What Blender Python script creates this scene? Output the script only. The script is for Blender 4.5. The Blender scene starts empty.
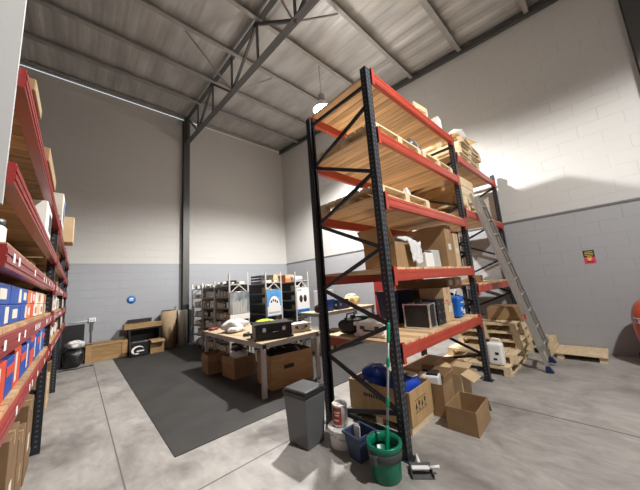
import bpy, math, random
from mathutils import Matrix, Vector, Euler
random.seed(7)
PI = math.pi
S = bpy.context.scene
COL = S.collection

# ------------------------------------------------------------------ materials
MATS = {}
def mat(name, color, rough=0.6, metal=0.0, color2=None, nscale=8.0, bump=0.0, bscale=40.0, stretch=(1, 1, 1), island=0.0, emis=None, estr=0.0, spec=None):
    if name in MATS: return MATS[name]
    m = bpy.data.materials.new(name); m.use_nodes = True
    nt = m.node_tree; N = nt.nodes; L = nt.links
    b = N['Principled BSDF']
    b.inputs['Base Color'].default_value = (*color, 1); b.inputs['Roughness'].default_value = rough; b.inputs['Metallic'].default_value = metal
    if spec is not None: b.inputs['Specular IOR Level'].default_value = spec
    tc = N.new('ShaderNodeTexCoord'); mp = N.new('ShaderNodeMapping'); mp.inputs['Scale'].default_value = stretch
    L.new(tc.outputs['Object'], mp.inputs['Vector'])
    last = None
    if color2:
        n = N.new('ShaderNodeTexNoise'); n.inputs['Scale'].default_value = nscale; n.inputs['Detail'].default_value = 5
        L.new(mp.outputs[0], n.inputs['Vector'])
        cr = N.new('ShaderNodeValToRGB'); cr.color_ramp.elements[0].position = .35; cr.color_ramp.elements[1].position = .65
        cr.color_ramp.elements[0].color = (*color, 1); cr.color_ramp.elements[1].color = (*color2, 1)
        L.new(n.outputs['Fac'], cr.inputs[0]); last = cr.outputs[0]
    if island:
        g = N.new('ShaderNodeNewGeometry'); h = N.new('ShaderNodeHueSaturation')
        mr = N.new('ShaderNodeMapRange'); mr.inputs['To Min'].default_value = 1 - island; mr.inputs['To Max'].default_value = 1 + island
        L.new(g.outputs['Random Per Island'], mr.inputs['Value']); L.new(mr.outputs[0], h.inputs['Value'])
        if last: L.new(last, h.inputs['Color'])
        else: h.inputs['Color'].default_value = (*color, 1)
        last = h.outputs[0]
    if last: L.new(last, b.inputs['Base Color'])
    if bump:
        n2 = N.new('ShaderNodeTexNoise'); n2.inputs['Scale'].default_value = bscale; n2.inputs['Detail'].default_value = 4
        bp = N.new('ShaderNodeBump'); bp.inputs['Strength'].default_value = bump; bp.inputs['Distance'].default_value = 0.02
        L.new(mp.outputs[0], n2.inputs['Vector']); L.new(n2.outputs['Fac'], bp.inputs['Height']); L.new(bp.outputs[0], b.inputs['Normal'])
    if emis:
        b.inputs['Emission Color'].default_value = (*emis, 1); b.inputs['Emission Strength'].default_value = estr
    MATS[name] = m
    return m

def wall_mat(name, color, axis):
    m = bpy.data.materials.new(name); m.use_nodes = True
    nt = m.node_tree; N = nt.nodes; L = nt.links; b = N['Principled BSDF']
    tc = N.new('ShaderNodeTexCoord'); sp = N.new('ShaderNodeSeparateXYZ'); cb = N.new('ShaderNodeCombineXYZ')
    L.new(tc.outputs['Object'], sp.inputs[0]); L.new(sp.outputs['Y' if axis == 'x' else 'X'], cb.inputs['X']); L.new(sp.outputs['Z'], cb.inputs['Y'])
    br = N.new('ShaderNodeTexBrick'); br.inputs['Scale'].default_value = 1.0
    br.inputs['Brick Width'].default_value = .6; br.inputs['Row Height'].default_value = .235; br.inputs['Mortar Size'].default_value = .0035
    br.inputs['Mortar Smooth'].default_value = .4; br.inputs['Bias'].default_value = 0
    L.new(cb.outputs[0], br.inputs['Vector'])
    n = N.new('ShaderNodeTexNoise'); n.inputs['Scale'].default_value = 1.6; n.inputs['Detail'].default_value = 4; L.new(cb.outputs[0], n.inputs['Vector'])
    mask = N.new('ShaderNodeMapRange'); mask.inputs['From Min'].default_value = .45; mask.inputs['From Max'].default_value = .6; L.new(n.outputs['Fac'], mask.inputs['Value'])
    mu = N.new('ShaderNodeMath'); mu.operation = 'MULTIPLY'; L.new(br.outputs['Fac'], mu.inputs[0]); L.new(mask.outputs[0], mu.inputs[1])
    mx = N.new('ShaderNodeMix'); mx.data_type = 'RGBA'; mx.inputs[6].default_value = (*color, 1); mx.inputs[7].default_value = (*[min(1, c * .80) for c in color], 1)
    L.new(mu.outputs[0], mx.inputs[0])
    n3 = N.new('ShaderNodeTexNoise'); n3.inputs['Scale'].default_value = .8; n3.inputs['Detail'].default_value = 6; L.new(cb.outputs[0], n3.inputs['Vector'])
    mr = N.new('ShaderNodeMapRange'); mr.inputs['To Min'].default_value = .93; mr.inputs['To Max'].default_value = 1.07; L.new(n3.outputs['Fac'], mr.inputs['Value'])
    hs = N.new('ShaderNodeHueSaturation'); L.new(mx.outputs[2], hs.inputs['Color']); L.new(mr.outputs[0], hs.inputs['Value']); L.new(hs.outputs[0], b.inputs['Base Color'])
    bp = N.new('ShaderNodeBump'); bp.inputs['Strength'].default_value = .5; bp.inputs['Distance'].default_value = .01; bp.invert = True
    L.new(br.outputs['Fac'], bp.inputs['Height'])
    n2 = N.new('ShaderNodeTexNoise'); n2.inputs['Scale'].default_value = 30; L.new(cb.outputs[0], n2.inputs['Vector'])
    bp2 = N.new('ShaderNodeBump'); bp2.inputs['Strength'].default_value = .15; bp2.inputs['Distance'].default_value = .01
    L.new(n2.outputs['Fac'], bp2.inputs['Height']); L.new(bp.outputs[0], bp2.inputs['Normal']); L.new(bp2.outputs[0], b.inputs['Normal'])
    b.inputs['Roughness'].default_value = .6
    return m

def concrete_mat():
    m = bpy.data.materials.new('polished_concrete'); m.use_nodes = True
    nt = m.node_tree; N = nt.nodes; L = nt.links; b = N['Principled BSDF']
    tc = N.new('ShaderNodeTexCoord'); mp = N.new('ShaderNodeMapping'); mp.inputs['Scale'].default_value = (1, 1.0, 1); L.new(tc.outputs['Object'], mp.inputs[0])
    n = N.new('ShaderNodeTexNoise'); n.inputs['Scale'].default_value = 1.3; n.inputs['Detail'].default_value = 8; n.inputs['Roughness'].default_value = .62; n.inputs['Distortion'].default_value = .6
    L.new(mp.outputs[0], n.inputs['Vector'])
    cr = N.new('ShaderNodeValToRGB'); e = cr.color_ramp.elements
    e[0].position = .30; e[0].color = (.165, .153, .142, 1); e[1].position = .62; e[1].color = (.375, .358, .338, 1)
    x = e.new(.46); x.color = (.295, .28, .264, 1)
    L.new(n.outputs['Fac'], cr.inputs[0])
    n4 = N.new('ShaderNodeTexNoise'); n4.inputs['Scale'].default_value = 9; n4.inputs['Detail'].default_value = 6; n4.inputs['Distortion'].default_value = 1.0
    mp2 = N.new('ShaderNodeMapping'); mp2.inputs['Scale'].default_value = (1, .45, 1); mp2.inputs['Rotation'].default_value = (0, 0, .9); L.new(tc.outputs['Object'], mp2.inputs[0]); L.new(mp2.outputs[0], n4.inputs['Vector'])
    mr = N.new('ShaderNodeMapRange'); mr.inputs['From Min'].default_value = .3; mr.inputs['From Max'].default_value = .7; mr.inputs['To Min'].default_value = .80; mr.inputs['To Max'].default_value = 1.1; L.new(n4.outputs['Fac'], mr.inputs[0])
    hs = N.new('ShaderNodeHueSaturation'); L.new(cr.outputs[0], hs.inputs['Color']); L.new(mr.outputs[0], hs.inputs['Value']); L.new(hs.outputs[0], b.inputs['Base Color'])
    rr = N.new('ShaderNodeMapRange'); rr.inputs['To Min'].default_value = .38; rr.inputs['To Max'].default_value = .62; L.new(n4.outputs['Fac'], rr.inputs[0]); L.new(rr.outputs[0], b.inputs['Roughness'])
    bp = N.new('ShaderNodeBump'); bp.inputs['Strength'].default_value = .08; bp.inputs['Distance'].default_value = .01; L.new(n4.outputs['Fac'], bp.inputs['Height']); L.new(bp.outputs[0], b.inputs['Normal'])
    return m

M = {}
M['conc'] = concrete_mat()
WHITE = (.53, .525, .51); GREY = (.345, .35, .368)
M['wxw'] = wall_mat('white_block_paint', WHITE, 'x'); M['wxg'] = wall_mat('grey_block_paint', GREY, 'x')
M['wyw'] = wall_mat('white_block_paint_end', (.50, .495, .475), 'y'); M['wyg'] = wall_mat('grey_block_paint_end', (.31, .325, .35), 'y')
M['wxd'] = wall_mat('dark_block_paint', (.14, .14, .145), 'x'); M['wyd'] = wall_mat('dark_block_paint_end', (.14, .14, .145), 'y')
M['roof'] = mat('silver_roof_insulation', (.56, .555, .545), .42, .25, (.40, .395, .385), 2.5, .6, 6, (1, .25, 1))
M['steel'] = mat('dark_painted_steel', (.075, .075, .073), .45, .2)
M['purlin'] = mat('galvanised_purlin', (.36, .35, .335), .5, .2, (.30, .29, .28), 4)
M['galv'] = mat('galvanised_steel', (.42, .43, .44), .4, .7, (.34, .35, .36), 12)
M['flash'] = mat('pale_flashing', (.85, .87, .9), .4, .2)
M['joint'] = mat('joint_filler', (.13, .125, .12), .9)
M['mat'] = mat('black_rubber_matting', (.026, .0245, .0235), .7, 0, (.038, .036, .034), 2.5, .12, 120)
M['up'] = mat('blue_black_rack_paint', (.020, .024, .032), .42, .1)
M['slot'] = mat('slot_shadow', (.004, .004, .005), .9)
M['slotlit'] = mat('lit_slot_paint', (.15, .155, .165), .5, .3)  # paler copy of the slot colour, with light caught in the slots painted in
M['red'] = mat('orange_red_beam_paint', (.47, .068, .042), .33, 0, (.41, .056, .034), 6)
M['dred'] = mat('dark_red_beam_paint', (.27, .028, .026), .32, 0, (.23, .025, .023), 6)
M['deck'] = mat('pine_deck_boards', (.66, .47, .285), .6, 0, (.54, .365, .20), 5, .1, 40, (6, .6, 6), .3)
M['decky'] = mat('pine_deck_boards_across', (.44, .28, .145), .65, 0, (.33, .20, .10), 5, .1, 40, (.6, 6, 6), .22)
M['pal'] = mat('pale_pallet_wood', (.70, .56, .37), .65, 0, (.60, .46, .29), 4, .04, 40, (1, 5, 5), .12)
M['crate'] = mat('packing_crate_ply', (.50, .335, .165), .6, 0, (.42, .27, .125), 5, .05, 40, (4, 4, .8), .08)
M['crate2'] = mat('varnished_crate_boards', (.40, .25, .115), .55, 0, (.31, .18, .075), 5, .05, 40, (.8, 5, 5), .15)
M['ply'] = mat('bare_ply_top', (.50, .41, .29), .55, 0, (.43, .34, .23), 4, .04, 40, (1, 4, 1), .05)
M['card'] = mat('brown_cardboard', (.32, .20, .10), .8, 0, (.27, .165, .08), 5, .03, 60)
M['cardd'] = mat('dark_cardboard', (.19, .11, .052), .8, 0, (.15, .09, .043), 5, .03, 60)
M['cardl'] = mat('pale_cardboard', (.55, .40, .24), .8, 0, (.49, .35, .2), 5, .03, 60)
M['tape'] = mat('packing_tape', (.34, .22, .115), .3)
M['cream'] = mat('cream_carton', (.66, .62, .55), .6, 0, (.58, .54, .47), 5)
M['white'] = mat('white_plastic', (.78, .77, .74), .4)
M['paper'] = mat('white_paper', (.80, .80, .80), .7)
M['wpoly'] = mat('white_polythene', (.72, .72, .71), .3, 0, (.62, .62, .62), 9, .6, 14)
M['yell'] = mat('hi_vis_yellow_cloth', (.62, .72, .02), .7, 0, (.52, .62, .02), 6, .4, 12)
M['ycloth'] = mat('pale_yellow_cloth', (.66, .52, .26), .8, 0, (.56, .42, .2), 6)
M['pinkish'] = mat('pinkish_white_shell', (.80, .74, .70), .4)
M['polegrey'] = mat('mop_pole_grey', (.30, .32, .31), .4, .2)
M['panel'] = mat('white_panel_paint', (.44, .435, .43), .5)
M['black'] = mat('black_plastic', (.015, .015, .016), .42)
M['blackbag'] = mat('black_polythene', (.012, .012, .013), .28, 0, (.02, .02, .02), 5, .6, 10)
M['dgrey'] = mat('dark_grey_plastic', (.048, .05, .052), .38)
M['grey'] = mat('grey_plastic', (.095, .10, .102), .35)
M['lgrey'] = mat('light_grey_plastic', (.45, .45, .44), .5)
M['alu'] = mat('brushed_aluminium', (.46, .45, .43), .42, .6)
M['oldcrate'] = mat('aged_crate_wood', (.33, .205, .09), .6, 0, (.25, .15, .06), 5, .05, 40, (.8, 5, 5), .12)
M['chrome'] = mat('silver_trim', (.78, .78, .78), .25, .8)
M['blue'] = mat('royal_blue_plastic', (.012, .065, .46), .32, 0, (.008, .045, .34), 6, .3, 14)
M['bluec'] = mat('blue_printed_card', (.012, .06, .30), .5)
M['redc'] = mat('red_printed_card', (.55, .06, .03), .5)
M['orc'] = mat('orange_printed_card', (.62, .16, .04), .5)
M['bblue'] = mat('bright_blue_bag', (.01, .16, .62), .35, 0, (.01, .11, .48), 6, .3, 14)
M['navy'] = mat('navy_blue_plastic', (.012, .022, .085), .35)
M['slate'] = mat('slate_blue_plastic', (.035, .055, .115), .4)
M['green'] = mat('green_bucket_plastic', (.0, .155, .085), .3)
M['green2'] = mat('green_handle_plastic', (.0, .24, .12), .35)
M['dgreen'] = mat('dark_green_paint', (.015, .06, .045), .5)
M['can'] = mat('red_tin_print', (.30, .03, .02), .35, .1)
M['tanroll'] = mat('tan_carpet_backing', (.40, .30, .19), .85, 0, (.36, .26, .16), 8)
M['silver'] = mat('silver_roll_foil', (.56, .54, .49), .4, .1)
M['ink'] = mat('stencil_ink', (.03, .022, .018), .8)
M['signr'] = mat('sign_red', (.62, .05, .09), .5)
M['signk'] = mat('sign_black', (.025, .02, .01), .5)
M['signy'] = mat('sign_yellow', (.72, .52, .12), .5)
M['sblue'] = mat('sign_blue', (.012, .16, .48), .45)
M['mred'] = mat('orange_red_enamel', (.58, .075, .025), .3)
M['bulb'] = mat('lamp_glow', (1, 1, 1), .5, emis=(1, .96, .88), estr=60)
M['refl'] = mat('prismatic_reflector', (.75, .75, .74), .3, .4)
M['day'] = mat('daylight_glow_strip', (.8, .85, .9), .5, emis=(.8, .9, 1), estr=.8)
M['shelf'] = mat('grey_shelf_steel', (.30, .31, .32), .45, .4)
M['lsteel'] = mat('pale_shelf_steel', (.62, .62, .60), .45, .3)
M['poster_grey'] = mat('poster_grey_print', (.10, .13, .15), .5, 0, (.34, .38, .40), 3.0, stretch=(2, 2, 1))
M['poster_blue'] = mat('poster_blue_print', (.03, .22, .55), .5, 0, (.16, .42, .72), 3)
M['ledge'] = mat('wall_ledge_paint', (.16, .16, .165), .6)
M['sheet'] = mat('pale_screen', (.55, .60, .63), .4)

# ------------------------------------------------------------------ mesh helpers
class MB:
    def __init__(s): s.v = []; s.f = []; s.mi = []; s.sm = []
    def add(s, vs, fs, mi=0, sm=False, T=None):
        o = len(s.v)
        s.v += [tuple(T @ Vector(p)) if T else tuple(p) for p in vs]
        for f in fs: s.f.append(tuple(i + o for i in f)); s.mi.append(mi); s.sm.append(sm)
        return s
    def box(s, lo, hi, mi=0, T=None):
        x0, y0, z0 = lo; x1, y1, z1 = hi
        return s.add([(x0,y0,z0),(x1,y0,z0),(x1,y1,z0),(x0,y1,z0),(x0,y0,z1),(x1,y0,z1),(x1,y1,z1),(x0,y1,z1)],
                     [(0,3,2,1),(4,5,6,7),(0,1,5,4),(1,2,6,5),(2,3,7,6),(3,0,4,7)], mi, False, T)
    def taper(s, lo, hi, d, mi=0, T=None, open_top=False, t=.006):   # box narrower at the foot by d each side
        x0, y0, z0 = lo; x1, y1, z1 = hi
        v = [(x0+d,y0+d,z0),(x1-d,y0+d,z0),(x1-d,y1-d,z0),(x0+d,y1-d,z0),(x0,y0,z1),(x1,y0,z1),(x1,y1,z1),(x0,y1,z1)]
        f = [(0,3,2,1),(0,1,5,4),(1,2,6,5),(2,3,7,6),(3,0,4,7)]
        if not open_top: f.append((4,5,6,7))
        else:
            v += [(x0+t,y0+t,z1),(x1-t,y0+t,z1),(x1-t,y1-t,z1),(x0+t,y1-t,z1),(x0+d+t,y0+d+t,z0+t),(x1-d-t,y0+d+t,z0+t),(x1-d-t,y1-d-t,z0+t),(x0+d+t,y1-d-t,z0+t)]
            f += [(4,5,9,8),(5,6,10,9),(6,7,11,10),(7,4,8,11),(8,9,13,12),(9,10,14,13),(10,11,15,14),(11,8,12,15),(12,13,14,15)]
        return s.add(v, f, mi, False, T)
    def bar(s, p, q, w, h, mi=0, up=(0, 0, 1)):
        p = Vector(p); q = Vector(q); d = q - p; ln = d.length; z = d.normalized()
        u = Vector(up)
        if abs(z.dot(u)) > .98: u = Vector((0, 1, 0))
        x = u.cross(z).normalized(); y = z.cross(x)
        T = Matrix.Translation(p) @ Matrix((x, y, z)).transposed().to_4x4()
        return s.box((-w/2, -h/2, 0), (w/2, h/2, ln), mi, T)
    def tube(s, pts, r, n=10, mi=0, caps=True):
        pts = [Vector(p) for p in pts]; rs = r if isinstance(r, (list, tuple)) else [r] * len(pts)
        vs = []; fs = []; px = None
        for i, p in enumerate(pts):
            d = (pts[min(i+1, len(pts)-1)] - pts[max(i-1, 0)]).normalized()
            if px is None:
                px = d.orthogonal().normalized()
            else:
                px = (px - d * px.dot(d)).normalized()
            y = d.cross(px)
            vs += [p + (px * math.cos(2*PI*k/n) + y * math.sin(2*PI*k/n)) * rs[i] for k in range(n)]
        for i in range(len(pts)-1):
            for k in range(n):
                a = i*n+k; b = i*n+(k+1) % n
                fs.append((a, b, b+n, a+n))
        s.add(vs, fs, mi, True)
        if caps:
            o = len(s.v) - len(vs)
            s.f += [tuple(o+k for k in reversed(range(n))), tuple(o+len(vs)-n+k for k in range(n))]; s.mi += [mi]*2; s.sm += [False]*2
        return s
    def lathe(s, prof, n=28, c=(0, 0, 0), mi=0, sy=1.0, sm=True):
        vs = []; fs = []; m = len(prof)
        for r, z in prof:
            vs += [(c[0] + r*math.cos(2*PI*k/n), c[1] + sy*r*math.sin(2*PI*k/n), c[2] + z) for k in range(n)]
        for i in range(m-1):
            for k in range(n):
                a = i*n+k; b = i*n+(k+1) % n; fs.append((a, b, b+n, a+n))
        return s.add(vs, fs, mi, sm)
    def blob(s, c, r, mi=0, nu=18, nv=12, jit=.12, e=1.0, seed=0, flat=True):   # crumpled lump resting on its base
        R = random.Random(seed); vs = []; fs = []
        ph = [R.uniform(0, 6.28) for _ in range(8)]
        def sg(t): return math.copysign(abs(t)**e, t)
        for j in range(nv+1):
            th = PI*j/nv
            for i in range(nu):
                a = 2*PI*i/nu
                k = 1 + jit*(math.sin(3*a+ph[0]+2*th)+math.sin(5*a+ph[1]-3*th)*.7+math.sin(7*a+ph[2])*.4*math.sin(4*th+ph[3])) * math.sin(th)
                z = c[2] + r[2]*sg(math.cos(th))*(1+jit*.6*math.sin(4*a+ph[4]) if math.cos(th) > 0 else 1)
                vs.append((c[0]+r[0]*sg(math.cos(a))*abs(math.sin(th))**e*k, c[1]+r[1]*sg(math.sin(a))*abs(math.sin(th))**e*k, z))
        for j in range(nv):
            for i in range(nu):
                a = j*nu+i; b = j*nu+(i+1) % nu; fs.append((a, a+nu, b+nu, b))
        return s.add(vs, fs, mi, True)
    def build(s, name, mats, parent=None, bevel=0.0, seg=1, loc=None):
        me = bpy.data.meshes.new(name); me.from_pydata(s.v, [], s.f)
        mats = mats if isinstance(mats, (list, tuple)) else [mats]
        for m in mats: me.materials.append(M[m] if isinstance(m, str) else m)
        me.polygons.foreach_set('material_index', s.mi); me.polygons.foreach_set('use_smooth', s.sm); me.update()
        o = bpy.data.objects.new(name, me); COL.objects.link(o)
        if parent: o.parent = parent
        if loc: o.location = loc
        if bevel:
            b = o.modifiers.new('bevel', 'BEVEL'); b.width = bevel; b.segments = seg; b.limit_method = 'ANGLE'; b.angle_limit = .6
        return o

def thing(name, label, cat, loc=(0, 0, 0), rz=0.0, group=None):
    o = bpy.data.objects.new(name, None); COL.objects.link(o); o.empty_display_size = .1
    o.location = loc; o.rotation_euler = (0, 0, rz); o['label'] = label; o['category'] = cat
    if group: o['group'] = group
    return o
def tag(o, label, cat, group=None):
    o['label'] = label; o['category'] = cat
    if group: o['group'] = group
    return o
def struct(o): o['kind'] = 'structure'; return o
KIDS = {}
def dup(root, loc, rz, label, group=None):
    c = root.copy(); COL.objects.link(c); c.location = loc; c.rotation_euler = (0, 0, rz); c['label'] = label
    if group: c['group'] = group
    def rec(a, b):
        for ch in list(a.children):
            d = ch.copy(); COL.objects.link(d); d.parent = b; rec(ch, d)
    rec(root, c)
    return c
ORD = ['first','second','third','fourth','fifth','sixth','seventh','eighth','ninth','tenth','eleventh','twelfth','thirteenth','fourteenth','fifteenth','sixteenth','seventeenth','eighteenth','nineteenth','twentieth']

# ------------------------------------------------------------------ room
XR, YB, XL, YF = 6.95, 9.82, -1.75, -9.5
BAND = 2.625
def roofz(y): return 7.14 + .102 * y
struct(MB().box((XL-.2, YF-.2, -.2), (XR+.2, YB+.2, 0)).build('floor', 'conc'))
def wall(name, lo, hi, ma, mb):
    mb_ = MB(); mb_.box(lo, (hi[0], hi[1], BAND), 0); mb_.box((lo[0], lo[1], BAND), hi, 1)
    return struct(mb_.build(name, [mb, ma]))
wall('wall_right', (XR, YF-.2, 0), (XR+.2, YB+.2, 8.4), 'wxw', 'wxg')
wall('wall_back', (XL-.2, YB, 0), (XR, YB+.2, 8.4), 'wyw', 'wyg')
wall('wall_left', (XL-.2, YF-.2, 0), (XL, YB, 8.4), 'wxd', 'wxd')
wall('wall_front', (XL, YF-.2, 0), (XR, YF, 8.4), 'wyd', 'wyd')
# corrugated insulated roof, ribs running down the slope
mb = MB(); n = 0; vs = []; fs = []
xs = []; x = XL
prof = [(0, 0), (.06, .014), (.19, .014), (.26, 0), (.34, -.003)]
while x < XR:
    for dx, dz in prof:
        if x + dx <= XR: xs.append((x + dx, dz))
    x += .40
xs.append((XR, 0))
ys = [YF + (YB - YF) * i / 30 for i in range(31)]
for yy in ys:
    for xx, dz in xs: vs.append((xx, yy, roofz(yy) + dz))
    for xx, dz in xs: vs.append((xx, yy, roofz(yy) + .25))
w = len(xs); st = 2 * w
for j in range(30):
    for i in range(w-1):
        a = j*st+i; fs.append((a, a+st, a+st+1, a+1)); b = a+w; fs.append((b, b+1, b+st+1, b+st))
mb.add(vs, fs, 0, False)
struct(mb.build('ceiling', 'roof'))
# purlins (Z sections) under the roof, running across it
PY = [8.42, 7.05, 5.66, 4.40, 3.05, 1.75, .40, -.95, -2.3, -3.65, -5.0, -6.35, -7.7]
for i, py in enumerate(PY):
    z = roofz(py)
    mb = MB(); mb.box((XL, py-.035, z-.155), (XR-.12, py-.028, z-.012)); mb.box((XL, py-.035, z-.020), (XR-.12, py+.045, z-.012)); mb.box((XL, py-.115, z-.165), (XR-.12, py-.028, z-.155)); mb.box((XL, py-.115, z-.155), (XR-.12, py-.108, z-.13))
    struct(mb.build('ceiling_trim_%d' % (i+1), 'purlin'))
# rafter beam along the top of the right wall
mb = MB()
for dz0, dz1, w_ in ((-.21, -.185, .15), (-.185, -.085, .02), (-.085, -.06, .15)):
    for a, b in ((YF, YB),):
        v = []
        for yy in (a, b):
            for xx in (XR-.12-w_/2+.06, XR-.12+w_/2+.06-.06):
                for dz in (dz0, dz1): v.append((min(xx, XR-.001), yy, roofz(yy)+dz))
        mb.add(v, [(0,1,3,2),(4,6,7,5),(0,4,5,1),(2,3,7,6),(1,5,7,3),(0,2,6,4)])
struct(mb.build('ceiling_trim_20', 'steel'))
# eave flashing with a solid strip made to glow like daylight along the back wall
mb = MB(); mb.box((XL, YB-.16, roofz(YB)-.06), (XR-.13, YB-.002, roofz(YB)-.045)); mb.box((XL, YB-.05, roofz(YB)-.10), (XR-.13, YB-.002, roofz(YB)-.06))
struct(mb.build('trim_1', 'purlin'))
struct(MB().box((XL, YB-.006, roofz(YB)-.128), (3.2, YB-.001, roofz(YB)-.106)).build('trim_2', 'day'))
struct(MB().box((3.25, YB-.03, roofz(YB)-.132), (XR-.13, YB-.001, roofz(YB)-.102)).build('trim_3', 'flash'))
# ledge between the two paint colours on the right wall
struct(MB().box((XR-.02, YF, BAND-.018), (XR-.0005, 9.8, BAND+.018)).build('trim_4', 'ledge'))
# columns
def icol(name, cx, cy, z1, along):
    mb = MB(); a, b = .10, .085
    if along == 'y':
        mb.box((cx-a, cy-.012-b, 0), (cx+a, cy+.012-b, z1)); mb.box((cx-a, cy-.012+b, 0), (cx+a, cy+.012+b, z1)); mb.box((cx-.006, cy-b, 0), (cx+.006, cy+b, z1))
    else:
        mb.box((cx-.012-b, cy-a, 0), (cx+.012-b, cy+a, z1)); mb.box((cx-.012+b, cy-a, 0), (cx+.012+b, cy+a, z1)); mb.box((cx-b, cy-.006, 0), (cx+b, cy+.006, z1))
    return struct(mb.build(name, 'steel'))
icol('column_1', 2.67, YB-.10, roofz(YB)-.15, 'y')
icol('column_2', XR-.10, -.97, roofz(-.97)-.22, 'x')
# floor joints
struct(MB().box((.367, YF, .0002), (.379, YB, .0014)).build('floor_trim_1', 'joint'))
struct(MB().box((XL, 2.494, .0002), (XR, 2.506, .0014)).build('floor_trim_2', 'joint'))
struct(MB().box((3.80, YF, .0002), (3.812, 2.49, .0014)).build('floor_trim_3', 'joint'))
# ------------------------------------------------------------------ roof truss
def truss(x, label, name='roof_truss'):
    t = thing(name, label, 'truss', (x, 0, 0))
    def top(y): return roofz(y) - .13
    def bot(y): return 5.99 + .106 * y
    def chord(f, nm, w, y0, y1):
        mb = MB()
        for dx in (-1, 1):
            mb.bar((dx*w*.30, y0, f(y0)), (dx*w*.30, y1, f(y1)), w*.48, .008); mb.bar((dx*w*.12, y0, f(y0)+.04), (dx*w*.12, y1, f(y1)+.04), .008, w*.55)
        mb.bar((0, y0, f(y0)+.005), (0, y1, f(y1)+.005), w, .012)
        mb.build(nm, 'steel', t)
    chord(top, 'top_chord', .11, -8.5, YB-.21); chord(bot, 'bottom_chord', .135, -8.5, YB-.21)
    ny = [9.55, 8.42, 7.10, 5.78, 4.45, 3.10, 1.75, .40, -.95, -2.3, -3.65]
    for i, y in enumerate(ny):
        MB().bar((0, y, bot(y)), (0, y, top(y)), .045, .045).build('web_post', 'steel', t)
        if i < len(ny)-1:
            y2 = ny[i+1]
            a, b = ((0, y, bot(y)), (0, y2, top(y2))) if i % 2 == 1 else ((0, y, top(y)), (0, y2, bot(y2)))
            MB().bar(a, b, .055, .055).build('web_diagonal', 'steel', t)
    for y in (5.66, 3.05):
        for s in (-1, 1):
            MB().bar((0, y+.1, bot(y)+.02), (s*1.15, y, roofz(y)-.17), .03, .03).build('fly_brace', 'purlin', t)
    return t
truss(2.67, 'dark steel lattice roof truss running up from the wall column')
MB_ = MB()
# ------------------------------------------------------------------ lamps
def high_bay(loc, wire, label, glow, cone=160, blend=.35):
    t = thing('high_bay_lamp', label, 'lamp', loc)
    MB().lathe([(0, .46), (.05, .46), (.085, .42), (.09, .26), (.06, .22), (0, .22)], 24).build('lamp_housing', 'galv', t)
    o = MB().lathe([(.06, .24), (.12, .20), (.19, .10), (.235, .0), (.245, 0), (.20, .105), (.125, .215), (.06, .25)], 32).build('reflector', 'refl', t)
    MB().lathe([(0, -.07), (.09, -.055), (.16, -.01), (.185, .03), (.18, .07), (.10, .15), (0, .17)][::-1], 24).build('bulb', 'bulb', t)
    MB().tube([(0, 0, .45), (0, 0, wire)], .008, 6).build('suspension_wire', 'purlin', t)
    l = bpy.data.lights.new('high_bay_light', 'SPOT'); l.energy = glow; l.spot_size = math.radians(cone); l.spot_blend = blend; l.shadow_soft_size = .12; l.color = (1, .97, .93)
    lo = bpy.data.objects.new('high_bay_light', l); COL.objects.link(lo); lo.location = (loc[0], loc[1], loc[2]-.16)
    p = bpy.data.lights.new('high_bay_spill', 'POINT'); p.energy = glow * .03; p.shadow_soft_size = .25; p.color = (1, .97, .93)
    po = bpy.data.objects.new('high_bay_spill', p); COL.objects.link(po); po.location = (loc[0], loc[1], loc[2]-.35)
    return t
high_bay((4.5, 4.40, 6.10), roofz(4.4)-.17-6.10, 'glowing high bay lamp hanging above the front storage rack', 2900, 160, .45)
high_bay((2.5, -2.2, 5.95), roofz(-2.2)-.17-5.95, 'high bay lamp hanging behind the camera over the aisle', 2000, 166, .22)

# ------------------------------------------------------------------ racking
def upright_mesh(h, face):        # face: -1 slots towards -y, +1 towards +y ; origin at the post's outer foot
    mb = MB(); w, d, t = .09, .07, .004
    y0, y1 = (0, d) if face < 0 else (-d, 0)
    yf = y0 if face < 0 else y1; yb = y1 if face < 0 else y0
    mb.box((0, min(yf, yf-face*t), 0), (w, max(yf, yf-face*t), h))
    mb.box((0, y0, 0), (t, y1, h)); mb.box((w-t, y0, 0), (w, y1, h))
    mb.box((0, min(yb, yb+face*t), 0), (.025, max(yb, yb+face*t), h)); mb.box((w-.025, min(yb, yb+face*t), 0), (w, max(yb, yb+face*t), h))
    z = .06
    ys = yf + face*.0008
    while z < h - .03:
        for cx in (.026, .064):
            mb.box((cx-.007, min(yf, ys), z), (cx+.007, max(yf, ys), z+.022), 1)
        for xs_, s in ((0, -1), (w, 1)):
            xo = xs_ + s*.0008; cy = (y0+y1)/2
            mb.box((min(xs_, xo), cy-.009, z+.012), (max(xs_, xo), cy+.009, z+.026), 1)
        z += .05
    return mb
def beam_mesh(L_, h=.11, d=.05):
    mb = MB(); mb.box((0, 0, 0), (L_, d, h)); mb.box((0, -.004, .018), (L_, 0, .040)); mb.box((0, -.004, h-.034), (L_, 0, h-.014))
    return mb

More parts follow.
